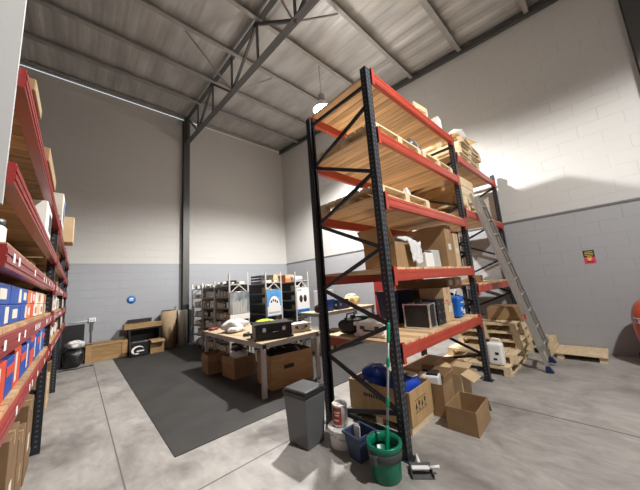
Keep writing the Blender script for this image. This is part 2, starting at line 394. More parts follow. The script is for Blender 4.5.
def planks_along_y(x0, x1, y0, y1, z, th=.024, w=.095, rnd=3):
    R = random.Random(rnd); mb = MB(); x = x0
    while x < x1 - .03:
        ww = min(w*R.uniform(.9, 1.1), x1-x); ya, yb, zt, g = y0+R.uniform(0, .015), y1-R.uniform(0, .015), z+th+R.uniform(-.002, .002), .008
        mb.add([(x+g,ya,z),(x+ww-g,ya,z),(x+ww-g,yb,z),(x+g,yb,z),(x,ya,z+.010),(x+ww-.0015,ya,z+.010),(x+ww-.0015,yb,z+.010),(x,yb,z+.010),(x,ya,zt),(x+ww-.0015,ya,zt),(x+ww-.0015,yb,zt),(x,yb,zt)],
               [(0,3,2,1),(8,9,10,11),(0,1,5,4),(1,2,6,5),(2,3,7,6),(3,0,4,7),(4,5,9,8),(5,6,10,9),(6,7,11,10),(7,4,8,11)]); x += ww
    return mb
rack = thing('pallet_rack', 'tall dark blue and orange-red pallet rack with timber decks, standing free mid floor', 'rack', (0, 0, 0))
RX = [2.17, 4.49, 6.79]; RY0, RY1 = 1.43, 2.45; RH = [3.87, 3.87, 3.74]; RHB = [3.78, 3.80, 3.70]
braces = [3.45, 3.08, 2.68, 2.30, 1.88, 1.50, 1.13, .75, .36, .14]
for k, x in enumerate(RX):
    for face, y in ((-1, RY0), (1, RY1)):
        u = upright_mesh(RH[k] if face < 0 else RHB[k], face); u.v = [(a+x, b+y, c) for a, b, c in u.v]
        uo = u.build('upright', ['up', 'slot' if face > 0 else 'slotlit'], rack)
        MB().box((x-.02, y-.03 if face < 0 else y-.09, 0), (x+.11, y+.09 if face < 0 else y+.03, .006)).build('foot_plate', 'up', rack)
    ya, yb = RY0+.05, RY1-.05
    for i in range(len(braces)-1):
        a = ya if i % 2 == 0 else yb; b = yb if i % 2 == 0 else ya
        MB().bar((x+.045, a, braces[i]), (x+.045, b, braces[i+1]), .022, .04).build('diagonal_brace', 'up', rack)
    MB().bar((x+.045, ya, .16), (x+.045, yb, .16), .022, .04).build('horizontal_brace', 'up', rack)
    MB().bar((x+.045, ya, RHB[k]-.1), (x+.045, yb, RHB[k]-.1), .022, .04).build('horizontal_brace', 'up', rack)
LV1 = [.82, 1.545, 2.31, 3.035, 3.735]; LV2 = [1.27, 2.50, 3.46]
for bay, lv in ((0, LV1), (1, LV2)):
    xa, xb = RX[bay]+.09, RX[bay+1]
    for z in lv:
        for rear in (0, 1):
            h = .11; bm = beam_mesh(xb-xa, h)
            y = RY0-.012 if not rear else RY1+.012
            bm.v = [(a+xa, y+b if not rear else y-b, c+z) for a, b, c in bm.v]
            bo = bm.build('beam', 'red', rack)
            for xx, s in ((xa, 1), (xb, -1)):
                lo = (min(xx, xx+s*.045), y-.008 if not rear else y-.012, z-.045); hi = (max(xx, xx+s*.045), y+.012 if not rear else y+.008, z+h+.035)
                MB().box(lo, hi).build('beam_connector', 'red', bo)
        zz = z+.11
        planks_along_y(xa+.006, xb-.006, RY0+.002, RY1-.002, zz+.001, rnd=int(z*100)+bay).build('deck', 'deck', rack)
DZ1 = [z+.139 for z in LV1]; DZ2 = [z+.139 for z in LV2]

# the long rack on the left
lrack = thing('pallet_rack', 'long dark red pallet rack stacked with product boxes along the left side', 'rack')
LX0, LX1 = -1.24, -.215
LYs = [1.50, 4.38, 7.02, 9.30]; LLV = [.99, 1.36, 1.70, 2.02, 2.43]
for k, y in enumerate(LYs):
    for face, x in ((-1, LX1), (1, LX0)):
        u = upright_mesh(2.62 if k else 2.58, -1)           # slots face the aisle after turning
        if face < 0: u.v = [(x-b-(.035 if k == 0 else 0), y+a, c) for a, b, c in u.v]
        else: u.v = [(x+b, y+a, c) for a, b, c in u.v]
        u.f = [tuple(reversed(f)) for f in u.f] if face > 0 else u.f
        u.build('upright', ['up', 'slotlit'], lrack)
    xa, xb = LX0+.05, LX1-.05; zs = [.2, .6, 1.2, 1.8, 2.4]
    for i in range(4):
        a, b = (xa, xb) if i % 2 == 0 else (xb, xa)
        MB().bar((a, y+.045, zs[i]), (b, y+.045, zs[i+1]), .022, .04).build('diagonal_brace', 'up', lrack)
for bay in range(3):
    ya, yb = LYs[bay]+(.09 if bay else -.02), LYs[bay+1]
    for li, z in enumerate(LLV):
        for rear in (0, 1):
            bm = beam_mesh(yb-ya, .085)
            x = LX1+.012 if not rear else LX0-.012
            bm.v = [((x-b) if not rear else (x+b), ya+a, z+c) for a, b, c in bm.v]
            if rear: bm.f = [tuple(reversed(f)) for f in bm.f]
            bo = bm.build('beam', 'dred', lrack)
            if not rear:
                for yy, s in ((ya, 1), (yb, -1)):
                    if bay == 0 and s == 1: continue
                    MB().box((x-.012, min(yy, yy+s*.045), z-.04), (x+.008, max(yy, yy+s*.045), z+.115)).build('beam_connector', 'dred', bo)
                if li < 3 and bay < 2:
                    R = random.Random(li*7+bay); yy = ya+.12
                    while yy < yb-.2:
                        MB().box((x+.0045, yy, z+.028), (x+.0055, yy+.04, z+.066)).build('price_tag', 'paper', bo); yy += R.choice([.13, .2, .34, .5, .6])
        mb = MB(); R = random.Random(li+bay*9); yy = LYs[bay]+.09
        while yy < yb-.03:
            ww = min(.11, yb-yy); mb.box((LX0+.003, yy, z+.086), (LX1-.003, yy+ww-.010, z+.108)); yy += ww
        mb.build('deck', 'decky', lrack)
LD = [z+.110 for z in LLV]
MB().box((LX0-.05, 1.455, 1.93), (LX1-.008, 1.475, 3.9)).build('end_panel', 'panel', lrack)
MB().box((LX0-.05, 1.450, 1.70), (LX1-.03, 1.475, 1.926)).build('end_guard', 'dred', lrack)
MB().bar((LX1-.03, 1.485, 2.5), (LX1-.03, 1.485, 3.85), .03, .02).build('panel_batten', 'up', lrack)

# ------------------------------------------------------------------ boxes, cartons, pallets
def carton(label, x, y, z, sx, sy, sz, rz=0.0, m='card', group=None, tape='tape', mark=None, name='carton', cat='box', tapedir='y'):
    t = thing(name, label, cat, (x, y, z), rz, group)
    MB().box((-sx/2, -sy/2, 0), (sx/2, sy/2, sz)).build('carton_body', m, t, .004)
    if tape:
        tw = .024; e = .0008; mb = MB()
        if tapedir == 'y':
            mb.box((-tw, -sy/2-e, sz), (tw, sy/2+e, sz+e)); mb.box((-tw, -sy/2-e, sz-min(.09, sz*.4)), (tw, -sy/2, sz)); mb.box((-tw, sy/2, sz-min(.09, sz*.4)), (tw, sy/2+e, sz))
        else:
            mb.box((-sx/2-e, -tw, sz), (sx/2+e, tw, sz+e)); mb.box((-sx/2-e, -tw, sz-min(.09, sz*.4)), (-sx/2, tw, sz)); mb.box((sx/2, -tw, sz-min(.09, sz*.4)), (sx/2+e, tw, sz))
        mb.build('tape', tape, t)
    if mark:
        mm, a, b, c, d, side = mark     # fractions along the face, from left, bottom
        mb = MB(); e = .0015
        if side == 'x-': mb.box((-sx/2-e, -sy/2+a*sy, b*sz), (-sx/2, -sy/2+c*sy, d*sz))
        if side == 'x+': mb.box((sx/2, -sy/2+a*sy, b*sz), (sx/2+e, -sy/2+c*sy, d*sz))
        if side == 'y-': mb.box((-sx/2+a*sx, -sy/2-e, b*sz), (-sx/2+c*sx, -sy/2, d*sz))
        mb.build('printed_label', mm, t)
    return t
def open_carton(label, x, y, z, sx, sy, sz, rz=0.0, m='card', flaps=(70, 70, 70, 70), fl=None, tilt=0.0, cat='box'):
    """flaps: angle from upright (0 = straight up, 180 = hanging down) on -y, +y, -x, +x sides; None = no flap"""
    t = thing('open_carton', label, cat, (x, y, z), rz); k = .006
    mb = MB()
    mb.box((-sx/2, -sy/2, 0), (sx/2, sy/2, k)); mb.box((-sx/2, -sy/2, k), (sx/2, -sy/2+k, sz)); mb.box((-sx/2, sy/2-k, k), (sx/2, sy/2, sz))
    mb.box((-sx/2, -sy/2+k, k), (-sx/2+k, sy/2-k, sz)); mb.box((sx/2-k, -sy/2+k, k), (sx/2, sy/2-k, sz))
    mb.build('carton_body', m, t)
    for i, a in enumerate(flaps):
        if a is None: continue
        a = math.radians(a)
        ln = fl or min(sx, sy)*.48
        if i < 2:
            s = -1 if i == 0 else 1; w = sx-.004
            T = Matrix.Translation((0, s*(sy/2-.003), sz+.001)) @ Matrix.Rotation(-s*a, 4, 'X'); lo, hi = (-w/2, -.003, 0), (w/2, .003, ln)
        else:
            s = -1 if i == 2 else 1; w = sy-.004
            T = Matrix.Translation((s*(sx/2-.003), 0, sz+.001)) @ Matrix.Rotation(s*a, 4, 'Y'); lo, hi = (-.003, -w/2, 0), (.003, w/2, ln)
        MB().box(lo, hi, 0, T).build('flap', m, t)
    return t
def pallet(label, x, y, z, L_=1.1, W=.95, H=.135, rz=0.0, group=None, m='pal', nt=7, along='x', cat='pallet'):
    """stringers run along local x, top boards across; origin at base centre"""
    t = thing('pallet', label, cat, (x, y, z), rz, group)
    bt = .02; sw = .07
    b0 = MB().box((-L_/2, -W/2, 0), (L_/2, -W/2+.09, bt)); b0.build('bottom_board', m, t)
    MB().box((-L_/2, -.045, 0), (L_/2, .045, bt)).build('bottom_board', m, t); MB().box((-L_/2, W/2-.09, 0), (L_/2, W/2, bt)).build('bottom_board', m, t)
    for bx in (-L_/2+.05, 0, L_/2-.05):
        for by in (-W/2+.045, 0, W/2-.045):
            MB().box((bx-.05, by-.045, bt), (bx+.05, by+.045, H-2*bt)).build('block', m, t)
        MB().box((bx-.05, -W/2, H-2*bt), (bx+.05, W/2, H-bt)).build('stringer', m, t)
    w = W/nt
    for i in range(nt):
        MB().box((-L_/2, -W/2+i*w+.008, H-bt), (L_/2, -W/2+(i+1)*w-.008, H)).build('top_board', m, t)
    return t
#__PART2__
# ------------------------------------------------------------------ things on the free-standing rack
# bay one, lowest deck
D = DZ1[0] + .002
t = thing('equipment_case', 'black equipment case with bright aluminium edges on the lowest rack deck', 'case', (3.13, 1.665, D), .10)
t.scale = (1, .76, .98)
MB().box((-.09, -.20, .006), (.09, .20, .285)).build('case_shell', 'black', t, .004)
mb = MB()
for x in (-.092, .092):
    for y in (-.202, .202): mb.box((x-.010, y-.010, 0), (x+.010, y+.010, .292))
for z in (.006, .284):
    for x in (-.092, .092): mb.box((x-.008, -.2, z-.006), (x+.008, .2, z+.008))
    for y in (-.202, .202): mb.box((-.09, y-.008, z-.006), (.09, y+.008, z+.008))
mb.build('edge_trim', 'chrome', t)
mb = MB()
for y in (-.202, .202):
    for x in (-.092, .092):
        for z in (.02, .27): mb.box((x-.014, y-.014, z-.022), (x+.014, y+.014, z+.024))
mb.build('corner_guard', 'chrome', t)
MB().tube([(0, -.06, .29), (0, -.05, .32), (0, .05, .32), (0, .06, .29)], .008, 8).build('handle', 'black', t)
def ribbed_case(label, x, y, z, sx, sy, sz, rz=0, m='black', group=None):
    t = thing('plastic_case', label, 'case', (x, y, z), rz, group)
    MB().box((-sx/2, -sy/2, 0), (sx/2, sy/2, sz*.48)).box((-sx/2+.004, -sy/2+.004, sz*.48), (sx/2-.004, sy/2-.004, sz*.52)).box((-sx/2, -sy/2, sz*.52), (sx/2, sy/2, sz)).build('case_shell', m, t, .008, 2)
    for k in (-1, 1):
        MB().box((k*sx*.28-.02, -sy/2-.008, sz*.38), (k*sx*.28+.02, -sy/2+.001, sz*.62)).build('latch', 'lgrey' if m != 'black' else 'grey', t)
        MB().box((-sx/2-.008, k*sy*.28-.02, sz*.38), (-sx/2+.001, k*sy*.28+.02, sz*.62)).build('latch', 'lgrey' if m != 'black' else 'grey', t)
    MB().tube([(-sx/2-.002, -.07, sz*.5), (-sx/2-.03, -.06, sz*.5), (-sx/2-.03, .06, sz*.5), (-sx/2-.002, .07, sz*.5)], .009, 8).build('handle', 'black', t)
    return t
for k in range(3):
    ribbed_case('black plastic tool case, %s of the stack beside the silver-edged case' % ['bottom', 'middle', 'top'][k], 3.42, 1.68, D+.103*k+.001*k, .22, .32, .102, 0, 'black', 'stack of black tool cases')
carton('brown carton under another carton, beside the blue bag on the lowest rack deck', 3.69, 1.70, D, .25, .34, .235, 0, 'cardl', mark=('cream', .45, .5, .8, .85, 'y-'), group='cartons beside the blue bag')
carton('brown carton with a red print, on top of another carton beside the blue bag', 3.685, 1.695, D+.238, .24, .33, .205, .03, 'cardl', mark=('redc', .2, .1, .5, .22, 'y-'), group='cartons beside the blue bag')
# blue bag
t = thing('zipped_bag', 'bright blue bag with white print standing on the lowest rack deck beside cartons', 'bag', (4.10, 1.61, D), .1)
MB().taper((-.13, -.10, 0), (.13, .10, .29), .012).build('bag_body', 'bblue', t, .035, 4)
for a_, b_, c_, d_ in ((-.07, .09, -.03, .14), (.02, .05, .07, .10), (-.06, .2, .05, .215)): MB().box((a_, -.1035, b_), (c_, -.088, d_)).build('white_print', 'white', t)
MB().tube([(-.07, -.02, .28), (-.06, -.03, .36), (.0, -.03, .385), (.06, -.03, .36), (.07, -.02, .28)], .010, 8).build('carry_handle', 'white', t)
ribbed_case('tall black case standing behind the blue bag near the middle rack post', 4.31, 1.96, D, .18, .36, .435, 0, 'black')
# long cartons lying over the cartons
for k, (x, nm) in enumerate(((3.90, 'left'), (4.17, 'right'))):
    carton('long flat carton resting above the blue bag, the one %s' % ('nearer the cartons' if k == 0 else 'nearer the middle post'), x, 1.95, D+.445, .235, .82, .125, 0, 'cardl' if k else 'card', group='long cartons under the second deck', mark=('cream', .2, .2, .7, .7, 'y-'))
# tote and carton at the back
def tote(label, x, y, z, sx, sy, sz, m, rz=0, lid=True, name='storage_tote', rim=True):
    t = thing(name, label, 'tote', (x, y, z), rz)
    MB().taper((-sx/2, -sy/2, 0), (sx/2, sy/2, sz), .03, 0, None, not lid).build('tote_body', m, t, .004)
    if rim: 
        mb = MB()
        for lo, hi in (((-sx/2-.012, -sy/2-.012, sz-.02), (sx/2+.012, -sy/2+.001, sz)), ((-sx/2-.012, sy/2-.001, sz-.02), (sx/2+.012, sy/2+.012, sz)), ((-sx/2-.012, -sy/2, sz-.02), (-sx/2+.001, sy/2, sz)), ((sx/2-.001, -sy/2, sz-.02), (sx/2+.012, sy/2, sz))): mb.box(lo, hi)
        mb.build('rim', m, t)
    if lid: MB().box((-sx/2-.01, -sy/2-.01, sz), (sx/2+.01, sy/2+.01, sz+.02)).build('lid', m, t, .006)
    return t
tote('navy blue tote at the back of the lowest rack deck, behind the silver-edged case', 3.50, 2.21, D, .46, .36, .42, 'navy')
carton('dark brown carton beside the navy tote at the back of the lowest rack deck', 3.93, 2.19, D, .30, .42, .42, 0, 'cardd')
# left end of the lowest deck
def suitcase(label, x, y, z, sx, sy, sz, rz, m, trim, latch='chrome', nm='flight_case'):
    t = thing(nm, label, 'case', (x, y, z), rz)
    MB().box((-sx/2, -sy/2, 0), (sx/2, sy/2, sz*.6)).box((-sx/2+.003, -sy/2+.003, sz*.6), (sx/2-.003, sy/2-.003, sz*.63)).box((-sx/2, -sy/2, sz*.63), (sx/2, sy/2, sz)).build('case_shell', m, t, .010, 2)
    mb = MB()
    for sx_ in (-1, 1):
        for sy_ in (-1, 1):
            mb2 = MB(); cx, cy = sx_*sx/2, sy_*sy/2
            mb2.box((cx-.022, cy-.022, sz-.035), (cx+.022, cy+.022, sz+.003)); mb2.box((cx-.022, cy-.022, -.0), (cx+.022, cy+.022, .035)); mb2.build('corner_guard', trim, t, .005)
    for k in (-1, 1): MB().box((k*sx*.27-.025, -sy/2-.009, sz*.5), (k*sx*.27+.025, -sy/2+.001, sz*.75)).build('latch', latch, t)
    MB().tube([(-.07, -sy/2, sz*.45), (-.06, -sy/2-.03, sz*.45), (.06, -sy/2-.03, sz*.45), (.07, -sy/2, sz*.45)], .010, 8).build('handle', 'black', t)
    return t
suitcase('pale pinkish grey hard case on the lowest rack deck at its open end', 2.53, 1.89, D, .34, .30, .15, -PI/2+.12, 'pinkish', 'pinkish', 'dgrey')
t = thing('tool_bag', 'black open tool bag beside the pale hard case on the lowest rack deck', 'bag', (2.48, 2.22, D), .2)
MB().blob((0, 0, .085), (.16, .12, .085), 0, 24, 14, .06, .6, 5).build('bag_body', 'black', t)
for k, (a, b, c) in enumerate(((-.08, .02, .19), (.0, -.03, .21), (.07, .03, .2), (.1, -.02, .17))):
    MB().tube([(a, b, .1), (a*1.1, b, c)], .018, 8).build('tool_grip', 'dgrey' if k % 2 else 'black', t)
MB().tube([(-.12, .0, .13), (-.08, .0, .23), (.08, .0, .23), (.12, 0, .13)], .010, 8).build('carry_handle', 'dgrey', t)
ribbed_case('dark green case lying behind the pale hard case on the lowest rack deck', 2.80, 2.25, D, .22, .3, .17, 0, 'dgreen')
# second deck
D = DZ1[1] + .002
t = open_carton('brown open carton with a white bag over its side, second rack deck', 2.84, 1.80, D, .50, .42, .30, .06, 'card', (None, 25, 35, None))
t2 = thing('plastic_bag', 'white plastic bag draped over an open carton on the second rack deck', 'bag', (3.00, 1.573, D), .06)
mb = MB(); R = random.Random(4); nx, nz = 12, 10; vs = []; fs = []
for j in range(nz+1):
    for i in range(nx+1):
        u_ = i/nx; v_ = j/nz
        vs.append((-.17+.34*u_*(.8+.2*(1-v_))+.05*v_, -.014-.020*abs(math.sin(u_*9+v_*2))-.012*R.random(), .05+.275*(1-v_)+.02*math.sin(u_*7)))
for j in range(nz):
    for i in range(nx):
        a = j*(nx+1)+i; fs.append((a, a+1, a+nx+2, a+nx+1))
mb.add(vs, fs, 0, True)
o = mb.build('hanging_film', 'wpoly', t2); sm = o.modifiers.new('thick', 'SOLIDIFY'); sm.thickness = .004
MB().blob((-.01, .16, .362), (.14, .11, .05), 0, 20, 10, .15, .9, 8).build('gathered_film', 'wpoly', t2)
def desk_machine(label, x, y, sx, sy, sz, rz, m, panel):
    t = thing('office_machine', label, 'machine', (x, y, D), rz)
    MB().taper((-sx/2, -sy/2, 0), (sx/2, sy/2, sz), -.008).build('machine_body', m, t, .012, 2)
    MB().box((-sx/2+.02, -sy/2-.003, sz*.25), (sx/2-.02, -sy/2+.0, sz*.45)).build('front_slot', 'dgrey', t)
    if panel:
        T = Matrix.Translation((0, .02, sz)) @ Matrix.Rotation(math.radians(-16), 4, 'X')
        MB().box((-sx/2+.01, -.008, .004), (sx/2-.03, .008, .27), 0, T).build('raised_lid', 'lgrey', t, .004)
        MB().box((-sx/2+.02, -sy/2+.03, sz), (sx/2-.03, .0, sz+.02)).build('scanner_bed', 'black', t)
    return t
desk_machine('white office machine with its lid raised, on the second rack deck', 3.36, 1.70, .24, .30, .19, .05, 'white', True)
desk_machine('small pale machine beside the one with the raised lid on the second rack deck', 3.63, 1.72, .22, .28, .24, -.04, 'lgrey', False)
for k, x in enumerate((3.93, 4.20)):
    carton('tall brown carton standing on edge on the second rack deck, %s' % ('next to the middle post' if k else 'next to the pale machine'), x, 1.93, D, .21 if not k else .17, .86, .60 if not k else .50, 0, 'card' if not k else 'cardl', group='tall cartons on the second deck', mark=('cream', .3, .4, .75, .55, 'y-'))
# third deck: pallets
D = DZ1[2] + .002
pallet('pale pallet lying on the third rack deck with a white sheet on it', 2.86, 1.95, D, 1.15, .93, .125)
t = thing('folded_sheet', 'small white folded sheet leaning on the pallet of the third rack deck', 'sheet', (3.08, 1.62, D+.127), .2)
MB().add([(-.13,-.06,0),(.13,-.06,0),(.10,.05,0),(-.10,.05,0),(-.02,-.02,.15),(.08,-.01,.16),(.06,.03,.13),(-.03,.02,.12)], [(0,3,2,1),(4,5,6,7),(0,1,5,4),(1,2,6,5),(2,3,7,6),(3,0,4,7)]).build('sheet_fold', 'paper', t)
# crate in the second bay
pallet('short pallet under the timber crate on the second bay middle deck', 5.02, 1.93, DZ2[1]+.002, .86, .90, .12)
t = thing('timber_crate', 'boarded timber crate on a pallet on the middle deck of the far bay', 'crate', (5.02, 1.93, DZ2[1]+.124))
MB().box((-.40, -.42, 0), (.40, .42, .50)).build('crate_core', 'crate2', t)
for k in range(3):
    MB().box((-.41, -.435, .01+k*.165), (.41, -.42, .165+k*.165)).build('side_board', 'pal', t); MB().box((-.41, .42, .01+k*.165), (.41, .435, .165+k*.165)).build('side_board', 'pal', t)
    MB().box((-.425, -.42, .01+k*.165), (-.41, .42, .165+k*.165)).build('end_board', 'crate2', t)
for x, z in ((-.426, .1), (-.426, .4)):
    for y in (-.36, .36): MB().tube([(x, y, z), (x-.004, y, z)], .012, 8).build('nail_head', 'dgrey', t)
t = thing('plastic_bundle', 'white and black wrapped bundle beside the timber crate in the far bay', 'bundle', (5.85, 1.85, DZ2[1]+.002))
MB().blob((0, 0, .17), (.26, .24, .17), 0, 24, 14, .14, .7, 21).build('wrapped_film', 'wpoly', t)
MB().blob((-.05, -.05, .36), (.2, .16, .08), 0, 20, 10, .14, .8, 22).build('dark_film', 'blackbag', t)
# low deck of the second bay
t = thing('plastic_bundle', 'heap of white plastic film on the low deck of the far bay', 'bundle', (5.05, 2.0, DZ2[0]+.002))
MB().blob((0, 0, .16), (.30, .26, .155), 0, 26, 14, .16, .8, 23).build('film_heap', 'wpoly', t)
carton('flat brown carton on the low deck of the far bay', 5.85, 2.0, DZ2[0]+.002, .5, .5, .12, .1, 'card')
# fourth deck
D = DZ1[3] + .002
pallet('pale pallet lying on the fourth rack deck over the open end', 2.83, 1.94, D, 1.08, .93, .125, group=None)
pallet('pale pallet lying on the fourth rack deck next to the middle post', 3.93, 1.94, D, 1.04, .93, .125)
t = thing('wrapped_roll', 'grey wrapped roll lying on a pallet of the fourth rack deck', 'roll', (3.42, 1.62, D+.128), .0)
MB().tube([(-.16, .02, .095), (-.12, .0, .095), (.12, .02, .09), (.17, .04, .085)], [.05, .095, .09, .06], 16).build('roll_body', 'grey', t)
MB().tube([(-.02, .0, .093), (.01, .01, .093)], [.098, .098], 16).build('strap', 'lgrey', t)
# top deck
D = DZ1[4] + .002
t = thing('timber_stand', 'open timber frame standing on the top deck of the rack', 'frame', (3.86, 1.74, D), 0)
for y in (-.13, .13):
    MB().box((-.21, y-.02, 0), (-.15, y+.02, .30)).build('post', 'pal', t); MB().box((.15, y-.02, 0), (.21, y+.02, .36)).build('post', 'pal', t)
    MB().bar((-.18, y+.035, .05), (.18, y+.035, .30), .07, .02).build('cross_board', 'pal', t); MB().bar((-.23, y, .31), (.23, y, .375), .02, .08).build('top_rail', 'pal', t)
MB().box((-.2, -.15, .06), (.2, -.131, .16)).build('side_board', 'pal', t)
carton('small white box at the front of the top rack deck', 4.14, 1.51, D, .16, .12, .19, .1, 'white', tape=None)
# stack of pallets on top of the second bay
D = DZ2[2] + .002
z = D
for k in range(4):
    pallet('pale pallet in the pile on top of the far bay, %s from the bottom' % ORD[k], 5.42+.07*k, 1.95-.02*k, z, 1.15, .95-.03*k, .125, [0, .03, -.03, .05][k], group='pallets piled on the far bay'); z += .128
t = thing('leaning_boards', 'loose broken boards and white sheet on the pile of pallets atop the far bay', 'boards', (5.5, 1.75, z))
MB().bar((-.5, -.2, .03), (.35, -.28, .10), .10, .02).build('board', 'pal', t); MB().bar((-.45, .0, .04), (.5, .1, .09), .12, .02).build('board', 'pal', t); MB().bar((-.5, .25, .04), (.5, .22, .18), .11, .02).build('board', 'pal', t)
MB().bar((-.52, -.28, .02), (-.46, .3, .16), .10, .02).build('board', 'pal', t)
MB().blob((-.25, -.15, .09), (.22, .16, .09), 0, 20, 10, .18, .8, 31).build('crumpled_sheet', 'wpoly', t)

# ------------------------------------------------------------------ floor around the rack
def packing_crate(label, x, y, sx, sy, h, rz):
    t = thing('packing_crate', label, 'crate', (x, y, 0), rz); k = .016; z0 = .07
    for yy in (-sy/2+.05, 0, sy/2-.05): MB().box((-sx/2, yy-.04, 0), (sx/2, yy+.04, z0)).build('skid', 'pal', t)
    MB().box((-sx/2, -sy/2, z0), (sx/2, sy/2, z0+k)).build('crate_floor', 'crate', t)
    MB().box((-sx/2, -sy/2, z0+k), (sx/2, -sy/2+k, h)).build('end_panel', 'crate', t); MB().box((-sx/2, sy/2-k, z0+k), (sx/2, sy/2, h)).build('end_panel', 'crate', t)
    MB().box((-sx/2, -sy/2+k, z0+k), (-sx/2+k, sy/2-k, h)).build('side_panel', 'crate', t); MB().box((sx/2-k, -sy/2+k, z0+k), (sx/2, sy/2-k, h)).build('side_panel', 'crate', t)
    e = .0012; mb = MB()
    yy = -sy/2-e                                    # stencilled handling marks on the end
    cx = -sx*.12; zc = z0 + (h-z0)*.50
    for q in range(4):
        X = cx - .09 + q*.065
        if q in (0, 2): mb.add([(X, yy, zc-.02), (X+.045, yy, zc-.02), (X+.0225, yy, zc+.045)], [(0, 1, 2)]); mb.box((X+.017, yy, zc-.05), (X+.028, yy+e, zc-.02))
        else:
            mb.box((X, yy, zc-.045), (X+.045, yy+e, zc-.037)); mb.box((X+.006, yy, zc+.0), (X+.039, yy+e, zc+.04)); mb.box((X+.019, yy, zc-.037), (X+.026, yy+e, zc))
    for a in (-.062, .058): mb.box((cx-.10, yy, zc+a), (cx+.17, yy+e, zc+a+.005))
    mb.build('handling_marks', 'ink', t)
    mb = MB(); xx = -sx/2-e
    for q in range(8):
        Y = sy*.23 - q*.033; mb.box((xx, Y-.022, z0+(h-z0)*.55), (xx+e, Y, z0+(h-z0)*.66))
    mb.build('stencil_marks', 'ink', t)
    return t
packing_crate('open plywood packing crate full of blue bags on the floor beneath the rack', 2.785, 1.985, .50, .80, .40, .03)
t = thing('plastic_bag', 'royal blue plastic bag with white print heaped in the plywood crate, by the mop', 'bag', (2.80, 2.16, .095), .3)
MB().blob((0, 0, .20), (.20, .17, .20), 0, 26, 16, .09, .7, 41).build('bag_body', 'blue', t)
MB().blob((-.05, .0, .38), (.16, .13, .07), 0, 22, 12, .12, .8, 42).build('bag_fold', 'blue', t)
MB().box((-.215, -.06, .24), (-.190, .02, .262)).build('white_print', 'white', t); MB().box((-.215, .03, .285), (-.185, .08, .303)).build('white_print', 'white', t)
t = thing('plastic_bag', 'royal blue plastic bag with white label nearer the cartons in the plywood crate', 'bag', (2.80, 1.78, .095), -.2)
MB().blob((0, 0, .19), (.19, .15, .19), 0, 26, 16, .09, .7, 43).build('bag_body', 'blue', t)
MB().box((.03, -.10, .372), (.12, -.02, .384)).build('white_label', 'white', t)
t = open_carton('brown open carton holding a white appliance, between the plywood crate and the smaller cartons', 3.23, 1.67, 0, .32, .38, .345, .06, 'card', (15, None, None, 20), .10)
t = thing('appliance', 'white and black appliance poking out of the open carton beside the plywood crate', 'appliance', (3.21, 1.68, .02), .3)
MB().box((-.09, -.12, 0), (.07, .12, .385)).build('appliance_body', 'white', t, .02, 2)
MB().box((-.07, -.10, .386), (.05, .02, .405)).build('control_panel', 'black', t)
MB().box((.072, -.10, .0), (.12, .10, .40)).build('black_side', 'black', t, .01)
open_carton('brown open carton with drooping flap standing out in front of the rack', 3.12, 1.25, 0, .44, .29, .225, .05, 'card', (None, None, None, 150), .20)
open_carton('brown carton with raised flaps behind the open carton in front of the rack', 3.72, 1.57, 0, .28, .22, .33, .0, 'cardl', (115, 60, None, 80), .16)
# flattened cardboard
pallet('low pallet beneath the rack, under another pallet of flattened cardboard', 4.05, 2.06, 0, .82, .60, .12, 0)
pallet('low pallet loaded with flattened cardboard beneath the rack', 4.05, 2.06, .122, .82, .60, .12, 0)
for k in range(4):
    t = tag(MB().box((-.46+.02*k, -.345, 0), (.34+.02*k, .28-.02*k, .010)).build('flattened_carton', 'card', None, loc=(4.05-.02*k, 2.07, .244+.0115*k)), 'flattened brown carton on the low pallet under the rack, %s in the pile' % ['bottom', 'second', 'third', 'top'][k], 'cardboard', 'flattened cartons')
    t.rotation_euler = (0, 0, [.03, -.04, .02, -.03][k])
# bin
t = thing('waste_bin', 'tall grey plastic waste bin with swing lid standing by the rack end', 'bin', (1.800, 2.345, 0), .12)
bx, by, bh = .30, .33, .475
MB().taper((-bx/2, -by/2, 0), (bx/2, by/2, bh), .028, 0).build('bin_body', 'grey', t, .018, 3)
MB().box((-bx/2-.008, -by/2-.008, bh), (bx/2+.008, by/2+.008, bh+.035)).build('lid_collar', 'black', t, .012, 2)
v = []; 
mb = MB(); mb.taper((-bx/2-.002, -by/2-.002, bh+.035), (bx/2-.02, by/2-.02, bh+.062), -.0, 0)
mb.build('lid', 'dgrey', t, .014, 3)
# white bucket + tin
t = thing('paint_bucket', 'white plastic bucket with a lid behind the blue tub, by the bin', 'bucket', (1.995, 2.035, 0))
MB().lathe([(0, 0), (.108, 0), (.112, .006), (.124, .155), (.124, .165), (.0, .165)], 32).build('bucket_body', 'white', t)
MB().lathe([(.124, .150), (.134, .152), (.134, .176), (.126, .180), (.116, .172), (0, .172)], 32).build('bucket_lid', 'white', t)
MB().tube([(.122*math.cos(a), .122*math.sin(a), .13-.03*math.sin(a/1)*0 - .05*abs(math.sin(a))) for a in [PI*(.9+k*.1) for k in range(12)]], .004, 6).build('wire_handle', 'galv', t)
t = thing('paint_tin', 'red and silver paint tin standing on the white bucket', 'tin', (2.00, 2.045, .181))
MB().lathe([(0, 0), (.072, 0), (.075, .004), (.075, .19), (.070, .194), (.062, .188), (0, .186)], 32).build('tin_body', 'alu', t)
vs = []; fs = []
for k in range(15):
    a = PI*.62 + k*.155
    for z in (.02, .175): vs.append((.0762*math.cos(a), .0762*math.sin(a), z))
MB().add(vs, [(2*k, 2*k+2, 2*k+3, 2*k+1) for k in range(14)], 0, True).build('paper_wrap', 'can', t)
